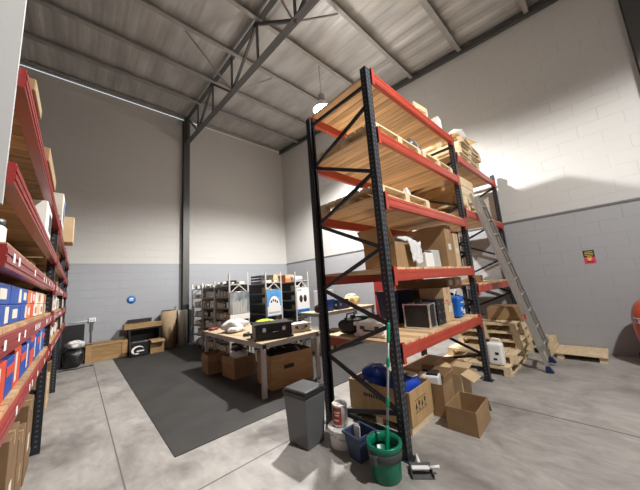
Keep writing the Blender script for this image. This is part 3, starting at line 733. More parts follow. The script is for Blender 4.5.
for z, a0, a1 in ((.125, 3.1, 3.9), (.10, 3.2, 3.8), (.055, 3.0, 3.7)):
    vs = []
    for k in range(6):
        a = a0+(a1-a0)*k/5
        for dz in (0, .014): vs.append((.0772*math.cos(a), .0772*math.sin(a), z+dz))
    MB().add(vs, [(2*k, 2*k+2, 2*k+3, 2*k+1) for k in range(5)], 0, True).build('print_band', 'cream', t)
MB().tube([(.0, -.078, .16), (-.03, -.09, .23), (-.01, .0, .25), (.02, .08, .22), (0, .078, .16)], .0035, 6).build('wire_handle', 'galv', t)
# blue tub
t = tote('slate blue rectangular tub between the white bucket and the green mop bucket', 1.965, 1.775, 0, .21, .20, .225, 'slate', -.1, False, 'plastic_tub')
t = thing('folded_cloth', 'crumpled white cloth tucked in the slate blue tub', 'cloth', (1.950, 1.785, .012), .1)
for a_, b_, r_ in ((-.012, .0, .05), (.014, .005, -.06)):
    MB().box((-.004, -.03, 0), (.004, .03, .26), 0, Matrix.Translation((a_, b_, 0)) @ Matrix.Rotation(r_, 4, 'X')).build('cloth_fold', 'paper', t, .003)
# mop bucket
t = thing('mop_bucket', 'green mop bucket with a dark grey wringer collar at the rack post', 'bucket', (1.915, 1.470, 0))
MB().lathe([(0, 0), (.112, 0), (.117, .008), (.126, .165), (.126, .17), (.120, .17), (.112, .012), (0, .010)], 36).build('bucket_body', 'green', t)
MB().lathe([(.1235, .150), (.135, .155), (.140, .225), (.134, .225), (.126, .17)], 36).build('wringer_collar', 'dgrey', t)
MB().lathe([(.134, .222), (.142, .224), (.144, .262), (.138, .268), (.118, .262), (.110, .20), (.114, .196), (.122, .225)], 36).build('bucket_rim', 'green', t)
for s in (-1, 1): MB().box((s*.15-.018 if s > 0 else -.168, -.03, .15), (s*.15+.018 if s > 0 else -.132, .03, .215)).build('handle_lug', 'dgrey', t, .006)
t = thing('floor_mop', 'mop with a grey pole and green grips standing in the green bucket', 'mop', (1.915, 1.465, .02))
p0, p1 = Vector((.0, .0, .03)), Vector((.185, -.035, 1.14))
def L(a): return p0.lerp(p1, a)
MB().tube([L(.12), L(1)], .0105, 12).build('pole', 'polegrey', t)
MB().tube([L(.86), L(.87), L(1.0), L(1.015)], [.012, .016, .016, .010], 12).build('grip', 'green2', t)
MB().tube([L(.68), L(.69), L(.74), L(.75)], [.012, .016, .016, .012], 12).build('pole_clamp', 'green2', t)
MB().tube([L(.40), L(.41), L(.46), L(.47)], [.012, .015, .015, .012], 12).build('pole_collar', 'green2', t)
MB().tube([L(.06), L(.08), L(.26), L(.28)], [.022, .020, .016, .011], 12).build('mop_socket', 'green2', t)
MB().blob((0, 0, .05), (.075, .075, .05), 0, 20, 10, .2, .9, 61).build('mop_head', 'wpoly', t)
# dustpan and brush by the post
t = thing('dustpan', 'grey dustpan with pale handle lying at the foot of the front rack post', 'dustpan', (2.125, 1.285, .001), -.85)
mb = MB(); mb.box((-.085, -.075, 0), (.085, .065, .006)); mb.box((-.085, -.075, .006), (-.079, .065, .03)); mb.box((.079, -.075, .006), (.085, .065, .03)); mb.box((-.085, .06, .006), (.085, .066, .04)); mb.box((-.079, .02, .034), (.079, .06, .04))
mb.build('pan', 'grey', t)
MB().tube([(0, .062, .03), (0, .09, .042), (0, .14, .05)], [.015, .013, .011], 10).build('handle', 'white', t)
t = thing('hand_brush', 'white hand brush lying beside the dustpan at the rack post', 'brush', (2.115, 1.262, .043), -.85)
T_ = Matrix.Identity(4)
MB().box((-.09, -.018, .0), (.05, .018, .02)).build('brush_back', 'white', t, .006)
MB().tube([(.05, 0, .01), (.09, 0, .014), (.13, 0, .018)], [.012, .010, .012], 8).build('handle', 'white', t)
# broom pole leaning on the post
t = thing('broom_pole', 'thin aluminium pole leaning against the rear rack post behind the bin', 'pole', (2.10, 2.535, 0))
MB().tube([(0, 0, .004), (.10, -.03, .96)], .009, 10).build('pole', 'alu', t)
MB().tube([(.10, -.03, .95), (.1042, -.0312, .99)], .0105, 10).build('end_cap', 'lgrey', t)
# jerry can and pallets by the ladder
pallet('lowest pallet of the stack behind the ladder, carrying the white jerry can', 5.38, 1.76, 0, 1.10, 1.04, .135)
pallet('second pallet of the stack behind the ladder, just behind the jerry can', 5.60, 1.71, .137, 1.10, 1.04, .135)
for k in range(3):
    pallet('pallet on the stack behind the ladder, %s' % ['third from the floor', 'fourth from the floor', 'topmost under a brown carton'][k], 5.93, 1.68+.02*k, .274+.137*k, .92, 1.0, .135, group='upper pallets behind the ladder')
carton('brown carton on top of the pallet stack behind the ladder', 6.05, 1.47, .687, .42, .52, .24, .05, 'card')
t = thing('jerry_can', 'white plastic jerry can standing on the lowest pallet by the middle rack post', 'container', (4.925, 1.42, .1385), .12)
MB().box((-.09, -.11, 0), (.09, .11, .34)).build('can_body', 'white', t, .045, 4)
MB().tube([(0, -.08, .33), (0, -.07, .38), (0, .02, .39), (0, .04, .33)], .014, 10).build('handle', 'white', t)
MB().tube([(0, .085, .335), (0, .085, .375)], .026, 14).build('cap', 'black', t)
for a_, b_, c_, d_ in ((-.05, .16, .0, .20), (-.02, .08, .03, .11)): MB().box((-.0925, a_, b_), (-.0895, c_, d_)).build('dark_print', 'ink', t)
# pallets by the right wall
pallet('small pallet on the floor behind the ladder foot, under another small pallet', 6.69, 1.10, 0, .46, .42, .14, nt=4)
pallet('small pallet on top of another small pallet behind the ladder foot', 6.70, 1.11, .142, .44, .40, .14, nt=4)
t = thing('pallet', 'wide pale pallet lying flat against the grey wall, right of the ladder', 'pallet', (6.585, .565, 0), 0)
for y in (-.26, .26): MB().box((-.30, y-.045, 0), (.33, y+.045, .085)).build('stringer', 'pal', t)
for k in range(5): MB().box((-.335+k*.1355, -.32, .086), (-.335+k*.1355+.132, .32, .106)).build('top_board', 'pal', t)
# ladder
t = thing('extension_ladder', 'aluminium extension ladder leaning on the far bay of the rack', 'ladder')
f0 = Vector((5.35, .86, 0)); f1 = Vector((4.99, 1.435, 2.95)); zax = (f1-f0).normalized(); xax = Vector((1, 0, 0)); xax = (xax - zax*xax.dot(zax)).normalized(); yax = zax.cross(xax)
t.matrix_world = Matrix.Translation(f0) @ Matrix((xax, yax, zax)).transposed().to_4x4()
Ht = (f1-f0).length; LW = .42
def crail(mb, x, y, z0, z1, s):
    mb.box((x-.003, y-.024, z0), (x+.003, y+.024, z1)); 
    for yy in (-.024, .018): mb.box((min(x, x+s*.022), y+yy, z0), (max(x, x+s*.022), y+yy+.006, z1))
    return mb
for s, x in ((1, 0), (-1, LW)):
    crail(MB(), x, .0, .05, Ht, s).build('rail', 'alu', t)
for s, x in ((1, .026), (-1, LW-.026)):
    crail(MB(), x, -.051, .32, Ht-.10, s).build('fly_rail', 'alu', t)
z = .28
while z < Ht-.08:
    MB().tube([(-.006, 0, z), (LW+.006, 0, z)], .015, 10).build('rung', 'alu', t)
    if z+.09 < Ht-.2: MB().tube([(.02, -.051, z+.10), (LW-.02, -.051, z+.10)], .015, 10).build('fly_rung', 'alu', t)
    z += .265
for x in (0, LW):
    mb = MB(); mb.add([(x-.035, -.05, .0), (x+.035, -.05, .0), (x+.035, .05, .012), (x-.035, .05, .012), (x-.02, -.02, .10), (x+.02, -.02, .10), (x+.02, .02, .10), (x-.02, .02, .10)], [(0,3,2,1),(4,5,6,7),(0,1,5,4),(1,2,6,5),(2,3,7,6),(3,0,4,7)])
    mb.build('foot', 'navy', t)
    MB().box((x-.012, -.080, .34), (x+.012, .028, .40)).build('guide_bracket', 'galv', t)
MB().box((-.0045, -.015, .80), (-.0032, .015, .90)).build('warning_sticker', 'redc', t)
# red machine at the right edge
t = thing('ride_on_machine', 'orange-red rounded machine by the right wall, cut by the picture edge', 'machine', (6.40, -.50, 0), .05)
mb = MB(); vs = []; fs = []; nu, nv = 32, 16
def sg(a, e): return math.copysign(abs(a)**e, a)
for j in range(nv+1):
    th = -PI/2+PI*j/nv
    for i in range(nu):
        a = 2*PI*i/nu; vs.append((.32*sg(math.cos(a), .6)*abs(math.cos(th))**.45, .40*sg(math.sin(a), .6)*abs(math.cos(th))**.45, .60+.42*sg(math.sin(th), .8)))
for j in range(nv):
    for i in range(nu):
        a = j*nu+i; b = j*nu+(i+1) % nu; fs.append((a, b, b+nu, a+nu))
mb.add(vs, fs, 0, True).build('cowling', 'mred', t)
MB().box((-.26, -.34, .10), (.26, .34, .24)).build('chassis', 'dgrey', t, .02)
for x in (-.25, .25):
    for y in (-.30, .30): MB().tube([(x-.04, y, .10), (x+.04, y, .10)], .10, 20).build('wheel', 'black', t)
for q in range(6):
    a = math.radians(92 + 13*q); c_ = Vector((.322*sg(math.cos(a), .6), .402*sg(math.sin(a), .6), .70)); d_ = Vector((.322*sg(math.cos(a+.08), .6), .402*sg(math.sin(a+.08), .6), .70)) - c_
    n_ = Vector((d_.y, -d_.x, 0)).normalized(); T = Matrix.Translation(c_ + n_*.004) @ Matrix((d_.normalized(), n_, Vector((0, 0, 1)))).transposed().to_4x4()
    MB().box((-.022, -.02, -.04), (.022, .0, -.025), 0, T).box((-.022, -.02, .025), (.022, .0, .04), 0, T).box((-.022, -.02, -.025), (-.008, .0, .025), 0, T).build('pale_letter', 'lgrey', t)
# wall sign on the right wall
t = thing('warning_sign', 'small black and red warning sign on the grey right wall', 'sign', (XR-.004, .222, 1.845), 0)
w_, h_ = .150, .245
MB().box((0, -w_/2, -.125), (.003, w_/2, .0)).build('black_panel', 'signk', t); MB().box((0, -w_/2, -h_), (.003, w_/2, -.125)).build('red_panel', 'signr', t)
mb = MB()
for z, a in ((-.025, .10), (-.055, .12), (-.085, .11), (-.112, .06)): mb.box((-.001, -a/2, z-.011), (.0, a/2, z))
mb.build('yellow_lines', 'signy', t)
MB().box((-.001, -.03, -.165), (0, .03, -.14)).box((-.001, -.018, -.19), (0, .018, -.165)).build('yellow_symbol', 'signy', t)
MB().box((-.001, -.045, -.222), (0, .045, -.205)).build('dark_caption', 'signk', t)
#__PART3__
# ------------------------------------------------------------------ mat, worktable and things under and on it
MH = .008
tag(MB().box((.78, 3.13, .0016), (6.2, 9.36, MH)).build('floor_mat', 'mat'), 'large black rubber mat laid over the floor beneath the worktable', 'mat')
def table(label, x0, x1, y0, y1, h, leg='lgrey', shelf=False, z0=MH):
    t = thing('worktable', label, 'table', ((x0+x1)/2, (y0+y1)/2, z0)); sx, sy = (x1-x0), (y1-y0); h -= z0
    MB().box((-sx/2, -sy/2, h-.025), (sx/2, sy/2, h)).build('tabletop', 'ply', t, .004)
    for s in (-1, 1):
        MB().box((-sx/2+.03, s*(sy/2-.045)-.02, h-.085), (sx/2-.03, s*(sy/2-.045)+.02, h-.026)).build('apron', leg, t)
        MB().box((s*(sx/2-.045)-.02, -sy/2+.07, h-.085), (s*(sx/2-.045)+.02, sy/2-.07, h-.026)).build('apron', leg, t)
    for a in (-1, 1):
        for b in (-1, 1): MB().box((a*(sx/2-.055)-.03, b*(sy/2-.055)-.03, 0), (a*(sx/2-.055)+.03, b*(sy/2-.055)+.03, h-.026)).build('leg', leg, t)
    return t
table('long ply worktable on grey steel legs standing on the black mat', 2.01, 3.17, 3.57, 6.02, .775)
TZ = .776
suitcase('black flight case with silver latches on the near end of the worktable', 2.39, 3.90, TZ, .58, .40, .24, -.35, 'black', 'dgrey', 'chrome')
suitcase('pale beige hard case beside the black flight case on the worktable', 2.94, 3.90, TZ, .34, .26, .145, -.22, 'cream', 'cream', 'dgrey')
t = thing('plastic_bag', 'crumpled white plastic bag on the worktable beside the yellow cloth', 'bag', (2.36, 5.22, TZ), .2)
MB().blob((0, 0, .115), (.22, .19, .112), 0, 26, 14, .2, .8, 71).build('bag_body', 'wpoly', t); MB().blob((-.12, -.16, .055), (.14, .11, .05), 0, 20, 10, .2, .8, 72).build('bag_neck', 'wpoly', t)
t = thing('safety_vest', 'bright yellow hi-vis cloth bundled beside the white bag on the worktable', 'cloth', (2.92, 5.02, TZ), .3)
MB().blob((0, 0, .08), (.15, .22, .078), 0, 24, 12, .2, .8, 73).build('cloth_bundle', 'yell', t); MB().box((-.05, -.15, .140), (.0, .12, .150)).build('reflective_band', 'lgrey', t)
for k, (x, y, r) in enumerate(((2.25, 4.75, .3), (2.55, 4.42, -.4))):
    tag(MB().box((-.105, -.149, 0), (.105, .149, .004+.004*k)).build('paper_sheets', 'paper' if k else 'cardl', None, loc=(x, y, TZ)), ['tan paper sheets on the worktable near the white bag', 'white paper sheets on the worktable behind the black flight case'][k], 'paper').rotation_euler = (0, 0, r)
t = thing('hand_drill', 'dark cordless tool lying on the worktable near the white bag', 'tool', (2.22, 4.45, TZ), .7)
MB().tube([(-.10, 0, .03), (.07, 0, .03), (.10, 0, .03)], [.026, .028, .015], 12).build('motor_housing', 'dgrey', t); MB().box((-.08, -.13, .008), (-.035, 0, .045)).build('grip', 'black', t, .008); MB().tube([(.10, 0, .03), (.14, 0, .03)], .010, 8).build('chuck', 'galv', t)
t = thing('red_pouch', 'small dark red pouch at the far end of the worktable', 'pouch', (2.16, 5.85, TZ), .1)
MB().blob((0, 0, .03), (.10, .07, .03), 0, 18, 8, .1, .7, 74).build('pouch_body', 'dred', t); MB().box((-.06, -.005, .055), (.06, .005, .063)).build('zip', 'dgrey', t)
# cartons under the table
c = open_carton('large brown carton overflowing with black bags under the near end of the worktable', 2.69, 4.00, MH, .78, .56, .50, -.12, 'crate2', (None, None, None, None), .15)
MB().box((-.16, -.2815, .27), (.02, -.2805, .33)).build('stencil_marks', 'ink', c)
t = thing('cable_heap', 'heap of black cables and bags in the large carton under the worktable', 'heap', (2.68, 4.00, MH+.01), -.12)
MB().blob((0, 0, .30), (.30, .205, .26), 0, 28, 14, .06, .7, 75).build('bag_heap', 'blackbag', t)
for k in range(5):
    R = random.Random(k); MB().tube([(.10*math.cos(a)*R.uniform(.8, 1.2)+.06*(k-2), .10*math.sin(a), .545+.015*math.sin(3*a+k)) for a in [i*.5 for i in range(13)]], .009, 6).build('cable_loop', 'lgrey' if k == 1 else 'black', t)
c = open_carton('brown open carton in the middle under the worktable, filled with film', 2.32, 5.00, MH, .42, .48, .36, .06, 'card', (168, None, 168, None), .12)
t = thing('plastic_film', 'crumpled clear film rising from the carton in the middle under the worktable', 'film', (2.32, 5.00, MH+.01), 0)
MB().blob((0, 0, .24), (.16, .19, .20), 0, 24, 12, .08, .7, 76).build('film_heap', 'wpoly', t)
MB().blob((.03, .05, .43), (.12, .13, .05), 0, 20, 10, .2, .8, 77).build('film_fold', 'blackbag', t)
open_carton('brown open carton farthest from the camera under the worktable', 2.10, 5.66, MH, .34, .40, .36, -.04, 'card', (165, None, 168, None), .14)
# second bench seen through the rack
table('second ply workbench behind the free-standing rack', 4.05, 6.15, 4.55, 5.30, .93)
B2 = .931
ribbed_case('blue box on the second workbench behind the rack, next to a yellow pile', 4.94, 4.78, B2, .44, .30, .24, .1, 'navy')
tote('royal blue tote at the near end of the second workbench', 4.50, 4.78, B2, .24, .30, .26, 'bluec', .0, True)
t = thing('tool_bag', 'low black bag at the near end of the second workbench', 'bag', (4.22, 4.70, B2), .1)
MB().blob((0, 0, .09), (.13, .11, .09), 0, 22, 12, .08, .6, 81).build('bag_body', 'black', t); MB().tube([(-.08, 0, .14), (-.05, 0, .23), (.05, 0, .23), (.08, 0, .14)], .010, 8).build('carry_handle', 'dgrey', t)
t = thing('display_screen', 'pale flat screen on a stand at the back of the second workbench', 'screen', (4.75, 5.12, B2), -.15)
MB().box((-.31, -.015, .10), (.31, .015, .50)).build('screen_panel', 'sheet', t, .006); MB().box((-.03, -.01, .01), (.03, .012, .12)).build('stand_neck', 'dgrey', t); MB().box((-.14, -.09, 0), (.14, .09, .012)).build('stand_base', 'dgrey', t)
t = thing('cloth_pile', 'pale yellow cloth pile on the second workbench beside the blue box', 'cloth', (5.50, 4.86, B2), .1)
MB().blob((0, 0, .155), (.22, .17, .15), 0, 24, 12, .16, .8, 82).build('cloth_heap', 'ycloth', t); MB().blob((.05, .02, .29), (.14, .11, .05), 0, 20, 10, .2, .8, 83).build('top_fold', 'cream', t)
for k in range(4):
    carton(['cream carton', 'brown carton', 'pale carton', 'white carton'][k]+' stored under the second workbench, %s from its near end' % ORD[k], 4.42+.46*k, 4.95, MH, .38, .40, [.3, .42, .35, .5][k], 0, ['cream', 'card', 'cardl', 'white'][k])
# red cabinet and green frame by the right wall
t = thing('tool_cabinet', 'dark red steel cabinet against the right wall behind the workbench', 'cabinet', (6.62, 4.25, 0))
MB().box((-.28, -.42, .06), (.28, .42, 1.72)).build('cabinet_body', 'dred', t, .008)
for s in (-1, 1):
    d = MB().box((-.296, s*.21-.205, .10), (-.281, s*.21+.205, 1.68)).build('door', 'dred', t); MB().box((-.312, s*.03-.008, .8), (-.296, s*.03+.008, .95)).build('handle', 'chrome', d)
for a in (-1, 1):
    for b in (-1, 1): MB().box((a*.24-.02, b*.38-.02, 0), (a*.24+.02, b*.38+.02, .061)).build('foot', 'black', t)
# ------------------------------------------------------------------ steel shelving rows with posters on their ends
SHZ = [.10, .36, .63, .90, 1.17, 1.44, 1.71]
def shelving(label, x0, x1, y0, y1, bays):
    t = thing('steel_shelving', label, 'shelving', ((x0+x1)/2, y0, MH)); w = (x1-x0)/2; L_ = y1-y0
    R = random.Random(int(x0*10))
    for i in range(bays+1):
        y = L_*i/bays
        for s in (-1, 1):
            h = 1.86 if i else 2.0
            MB().box((s*w-.018, y-.018, 0), (s*w+.018, y-.012, h)).box((s*w-.018 if s < 0 else s*w+.012, y-.012, 0), (s*w-.012 if s < 0 else s*w+.018, y+.018, h)).build('post', 'lsteel', t)
        if i in (0, bays):
            zz = 1.50
            for a, b in (((-w, y, zz), (0, y, 1.70)), ((w, y, zz), (0, y, 1.70)), ((-w, y, 1.5), (w, y, 1.5)), ((-w, y, 1.72), (w, y, 1.72))):
                MB().bar(a, b, .025, .02).build('end_brace', 'lsteel', t)
    MB().box((-.004+.03, .02, .05), (.004+.03, L_-.02, 1.70)).build('shade_sheet', 'dgrey', t)  # dark sheet added so the inside of the shelving looks shaded
    for z in SHZ:
        MB().box((-w, 0, z-.014), (w, L_, z)).box((-w, -.0, z-.03), (-w+.004, L_, z-.014)).box((w-.004, 0, z-.03), (w, L_, z-.014)).build('shelf', 'shelf', t)
    return t
ROWS = [(2.70, 3.18, 6.24, 9.06), (3.70, 4.18, 6.24, 9.22), (4.68, 5.16, 6.24, 9.22)]
RN = ['row nearest the back-wall column', 'middle row', 'row farthest from the column']
for k, (a, b, c_, d) in enumerate(ROWS): shelving('grey steel parts shelving, %s' % RN[k], a, b, c_, d, 3)
R = random.Random(11)
BN = {'cream': 'cream', 'white': 'white', 'card': 'brown', 'dgrey': 'dark grey', 'cardl': 'pale brown', 'lgrey': 'light grey'}
for li, z in enumerate(SHZ):
    y = 6.54; k = 0
    while y < 8.84 and k < 20:
        w = R.uniform(.12, .24); h = R.uniform(.08, .19)
        m = R.choice(['cream', 'white', 'white', 'cream', 'card', 'dgrey', 'lgrey', 'cardl'])
        if R.random() < .88:
            if li == 6: h *= .6
            carton('%s parts box, %s shelf up of the column-side shelving, %s from the worktable' % (BN[m], ORD[li], ORD[k]), 2.70+.135, y+w/2, z+MH+.001, R.uniform(.18, .23), w-.012, h, 0, m, group='parts boxes on the near shelving', tape=None, name='parts_box',
                   mark=('paper' if m in ('card', 'dgrey', 'cardl') else 'lgrey', .25, .3, .75, .75, 'x-'))
            k += 1
        y += w + R.uniform(0, .05)
for rI in (0, 1, 2):
    x0 = ROWS[rI][0]
    for li, z in enumerate(SHZ):
        for k in range(2):
            m = R.choice(['dgrey', 'card', 'cream', 'black', 'cardl', 'white'])
            w = .17
            if li == 6 and rI == 2: continue
            carton('%s box on the worktable end of the %s, %s shelf up, %s side' % ({'black': 'black'}.get(m, BN.get(m)), ['column-side shelving', 'middle shelving', 'far shelving'][rI], ORD[li], ['column', 'rack'][k]), x0+.125+.235*k, 6.40, z+MH+.001, w, .24, R.uniform(.09, .2)*(.7 if li == 6 else 1), 0, m, group='boxes at the shelving ends', tape=None, name='parts_box', mark=('paper', .2, .3, .6, .6, 'y-'))
# items on top of the shelving
ST = 1.71+MH+.002
t = thing('wire_crate', 'dark crate of parts on top of the middle shelving row', 'crate', (3.94, 6.85, ST))
mb = MB(); mb.box((-.2, -.28, 0), (.2, .28, .012)); 
for z in (.02, .10, .18): mb.box((-.2, -.28, z), (-.19, .28, z+.05)); mb.box((.19, -.28, z), (.2, .28, z+.05)); mb.box((-.19, -.28, z), (.19, -.27, z+.05)); mb.box((-.19, .27, z), (.19, .28, z+.05))
for x in (-.2, .19):
    for y in (-.28, .27): mb.box((x, y, 0), (x+.01, y+.01, .24))
mb.build('crate_sides', 'dgrey', t)
t['label'] = 'dark slatted crate on top of the middle shelving row'
carton('orange and brown carton on top of the farthest shelving row', 4.92, 7.0, ST, .38, .42, .24, .0, 'orc', mark=('cardl', .0, .5, 1, 1, 'y-'))
carton('brown carton beside the orange one on top of the farthest shelving row', 4.92, 7.70, ST, .36, .42, .30, 0, 'cardl')
t = thing('film_roll', 'white wrapped roll on top of the farthest shelving row, near end', 'roll', (4.92, 6.48, ST))
MB().tube([(-.17, 0, .085), (.17, 0, .085)], .085, 16).build('roll_body', 'wpoly', t); MB().tube([(-.175, 0, .085), (.175, 0, .085)], .03, 10).build('core', 'card', t)
# posters
def poster(label, x, w, z0, z1, base):
    t = thing('poster', label, 'poster', (x, 6.205, z0)); h = z1-z0
    MB().box((-w/2, -.004, 0), (w/2, .004, h)).build('poster_board', base, t)
    MB().tube([(-w/2-.01, 0, h+.006), (w/2+.01, 0, h+.006)], .010, 8).build('hanging_rail', 'galv', t)
    return t, w, h
t, w, h = poster('grey poster with pale block shapes hanging on the shelving end behind the white bag', 2.945, .50, .88, 1.53, 'poster_grey')
mb = MB()
R = random.Random(5)
for k in range(9): mb.box((-w*.38+k*w*.083, -.0055, h*.22), (-w*.38+k*w*.083+w*.06, -.004, h*(.45+.28*R.random())))
mb.build('pale_blocks', 'lgrey', t); MB().box((-w*.5, -.0052, 0), (w*.5, -.004, h*.20)).build('white_footer', 'paper', t)
t, w, h = poster('blue poster with white picture hanging on the middle shelving end', 3.925, .46, .84, 1.53, 'poster_blue')
mb = MB(); n = 18
mb.add([(w*.38*math.cos(PI*k/n), -.0052, h*.36+h*.40*math.sin(PI*k/n)) for k in range(n+1)], [tuple(range(n+1))][:1]); mb.box((-w*.46, -.0054, h*.03), (w*.46, -.004, h*.36)); mb.build('white_shape', 'paper', t)
mb = MB()
for a, b in ((-.2, .55), (-.07, .60), (.07, .57), (.2, .52)): mb.box((w*a-.022, -.007, h*b-.03), (w*a+.022, -.0053, h*b+.03))
mb.build('dark_figures', 'ink', t); MB().box((-w*.40, -.0065, h*.10), (w*.40, -.0055, h*.16)).build('blue_caption', 'lgrey', t)
t, w, h = poster('white poster with two dark rounded shapes hanging on the farthest shelving end', 4.915, .45, .80, 1.54, 'paper')
for s in (-1, 1): MB().lathe([(0, 0), (.062, 0), (.062, .003), (0, .003)], 20).build('dark_shape', 'ink', t).matrix_local = Matrix.Translation((s*w*.17, -.0045, h*.56)) @ Matrix.Rotation(PI/2, 4, 'X') @ Matrix.Diagonal((1, 1.7, 1, 1))
MB().box((-w*.5, -.0052, 0), (w*.5, -.004, h*.16)).build('blue_footer', 'sblue', t); MB().box((-w*.42, -.0052, h*.86), (-w*.1, -.004, h*.93)).build('grey_heading', 'lgrey', t)
# ------------------------------------------------------------------ back-left corner
t = thing('wooden_crate', 'low wooden crate with a framed panel front against the back wall', 'crate', (.66, 9.56, .001), .0)
sx, sy, sz = .88, .34, .46
MB().box((-sx/2+.02, -sy/2+.02, .01), (sx/2-.02, sy/2-.02, sz-.02)).build('crate_panel', 'oldcrate', t)
for x in (-sx/2+.06, sx/2-.06): MB().box((x-.06, -sy/2, 0), (x+.06, -sy/2+.02, sz)).build('frame_stile', 'crate2', t)
for z in (.0, sz-.07): MB().box((-sx/2+.12, -sy/2+.002, z), (sx/2-.12, -sy/2+.02, z+.07)).build('frame_rail', 'crate2', t)
MB().box((-sx/2, -sy/2+.0, sz-.018), (sx/2, sy/2, sz)).build('crate_lid', 'oldcrate', t)
for x in (-sx/2+.01, sx/2-.01): MB().box((x-.01, -sy/2+.02, 0), (x+.01, sy/2, sz-.02)).build('end_board', 'oldcrate', t)
t = thing('refuse_bag', 'black bag beside the wooden crate at the end of the left rack', 'bag', (.0, 9.24, .001))
MB().blob((0, 0, .212), (.185, .22, .21), 0, 26, 14, .06, .6, 91).build('bag_body', 'blackbag', t)
t = thing('plastic_bag', 'crumpled white bag lying on the black bag at the end of the left rack', 'bag', (.02, 9.20, .432))
MB().blob((0, 0, .10), (.16, .15, .095), 0, 26, 12, .2, .8, 92).build('bag_body', 'wpoly', t); MB().blob((-.06, -.12, .16), (.09, .06, .045), 0, 18, 8, .2, .8, 93).build('bag_fold', 'wpoly', t)
carton('tall black box standing against the back wall behind the black bag', -.02, 9.70, .001, .40, .2, .98, 0, 'black', tape=None, mark=('black', .2, .6, .6, .8, 'y-'), name='black_box')
t = thing('cable_coil', 'black cable lying on the floor in front of the black bag', 'cable', (.0, 8.90, .001))
MB().tube([(-.25+.08*k, .05*math.sin(k*1.3), .012+.0*k) for k in range(8)], .012, 8).build('cable', 'black', t); MB().tube([(.31, .05*math.sin(9.1), .013), (.36, .0, .013)], .02, 8).build('plug', 'dgrey', t)
# black bag with white mark
t = thing('carrier_bag', 'black carrier bag with a white swirl print in front of the low black bench', 'bag', (1.32, 9.02, MH), .0)
MB().taper((-.20, -.12, 0), (.20, .12, .40), -.0, 0).build('bag_body', 'blackbag', t, .03, 2)
mb = MB(); vs = []
for k in range(21):
    a = .4+k*.22; r0 = .10; 
    for q in (0, 1): vs.append(((r0+.045*q*math.sin(PI*k/20))*math.cos(a)*1.2-.02, -.1215, .16+(r0+.045*q*math.sin(PI*k/20))*math.sin(a)*.9))
mb.add(vs, [(2*k, 2*k+1, 2*k+3, 2*k+2) for k in range(20)])
mb.box((-.07, -.1215, .13), (.10, -.1205, .16)).box((-.13, -.1215, .08), (-.02, -.1205, .10)); mb.build('white_swirl', 'paper', t)
t = thing('low_bench', 'low black bench against the back wall carrying a wooden tray', 'bench', (1.51, 9.57, MH))
MB().box((-.39, -.22, .66), (.39, .22, .70)).build('bench_top', 'black', t); 
for x in (-.37, .37): MB().box((x-.02, -.21, 0), (x+.02, .21, .659)).build('end_panel', 'black', t)
MB().box((-.345, .19, .0), (.345, .205, .659)).build('back_panel', 'black', t)
t = thing('wooden_tray', 'shallow wooden tray of offcuts on the low black bench', 'tray', (1.46, 9.52, .711), .03)
MB().box((-.46, -.16, 0), (.46, .16, .012)).build('tray_floor', 'crate', t)
for y in (-.16, .145): MB().box((-.46, y, .012), (.46, y+.015, .13)).build('tray_side', 'oldcrate', t)
for x in (-.46, .445): MB().box((x, -.145, .012), (x+.015, .145, .13)).build('tray_end', 'oldcrate', t)
for k in range(4): MB().bar((-.40+.05*k, -.10+.06*k, .05+.02*k), (.34-.04*k, -.08+.05*k, .12-.005*k), .06, .02).build('offcut', ['pal', 'cardl', 'pal', 'black'][k], t)
carton('black box behind the wooden tray on the low black bench', 1.42, 9.74, .711, .60, .07, .24, 0, 'black', tape=None, name='black_box')
open_carton('brown open carton under the low black bench beside the carrier bag', 1.74, 9.13, MH, .34, .30, .36, .05, 'card', (115, None, None, None), .14)
t = thing('carpet_roll', 'tan carpet roll standing against the back wall beside the silver roll', 'roll', (2.14, 9.50, MH))
mb = MB(); vs = []; fs = []
for k in range(40):
    a = k*.42; r_ = .03+.0105*k*.42
    for z in (0, 1.10): vs.append((r_*math.cos(a), r_*math.sin(a), z))
MB().lathe([(0, 0), (.215, 0), (.215, 1.10), (.0, 1.10)], 36).build('rolled_carpet', 'tanroll', t)
mb.add(vs, [(2*k, 2*k+2, 2*k+3, 2*k+1) for k in range(39)]); mb.v = [(a, b, .001+c*.02/1.1+1.10) for a, b, c in mb.v]; mb.build('roll_spiral', 'ink', t)
t = thing('foil_roll', 'pale silver roll standing in front of the wall column', 'roll', (2.52, 9.42, MH))
MB().lathe([(.03, 0), (.135, 0), (.135, 1.08), (.03, 1.08), (.03, 0)], 32).build('rolled_foil', 'silver', t); MB().lathe([(.022, .001), (.03, .001), (.03, 1.082), (.022, 1.082), (.022, .001)], 16).build('cardboard_core', 'card', t)
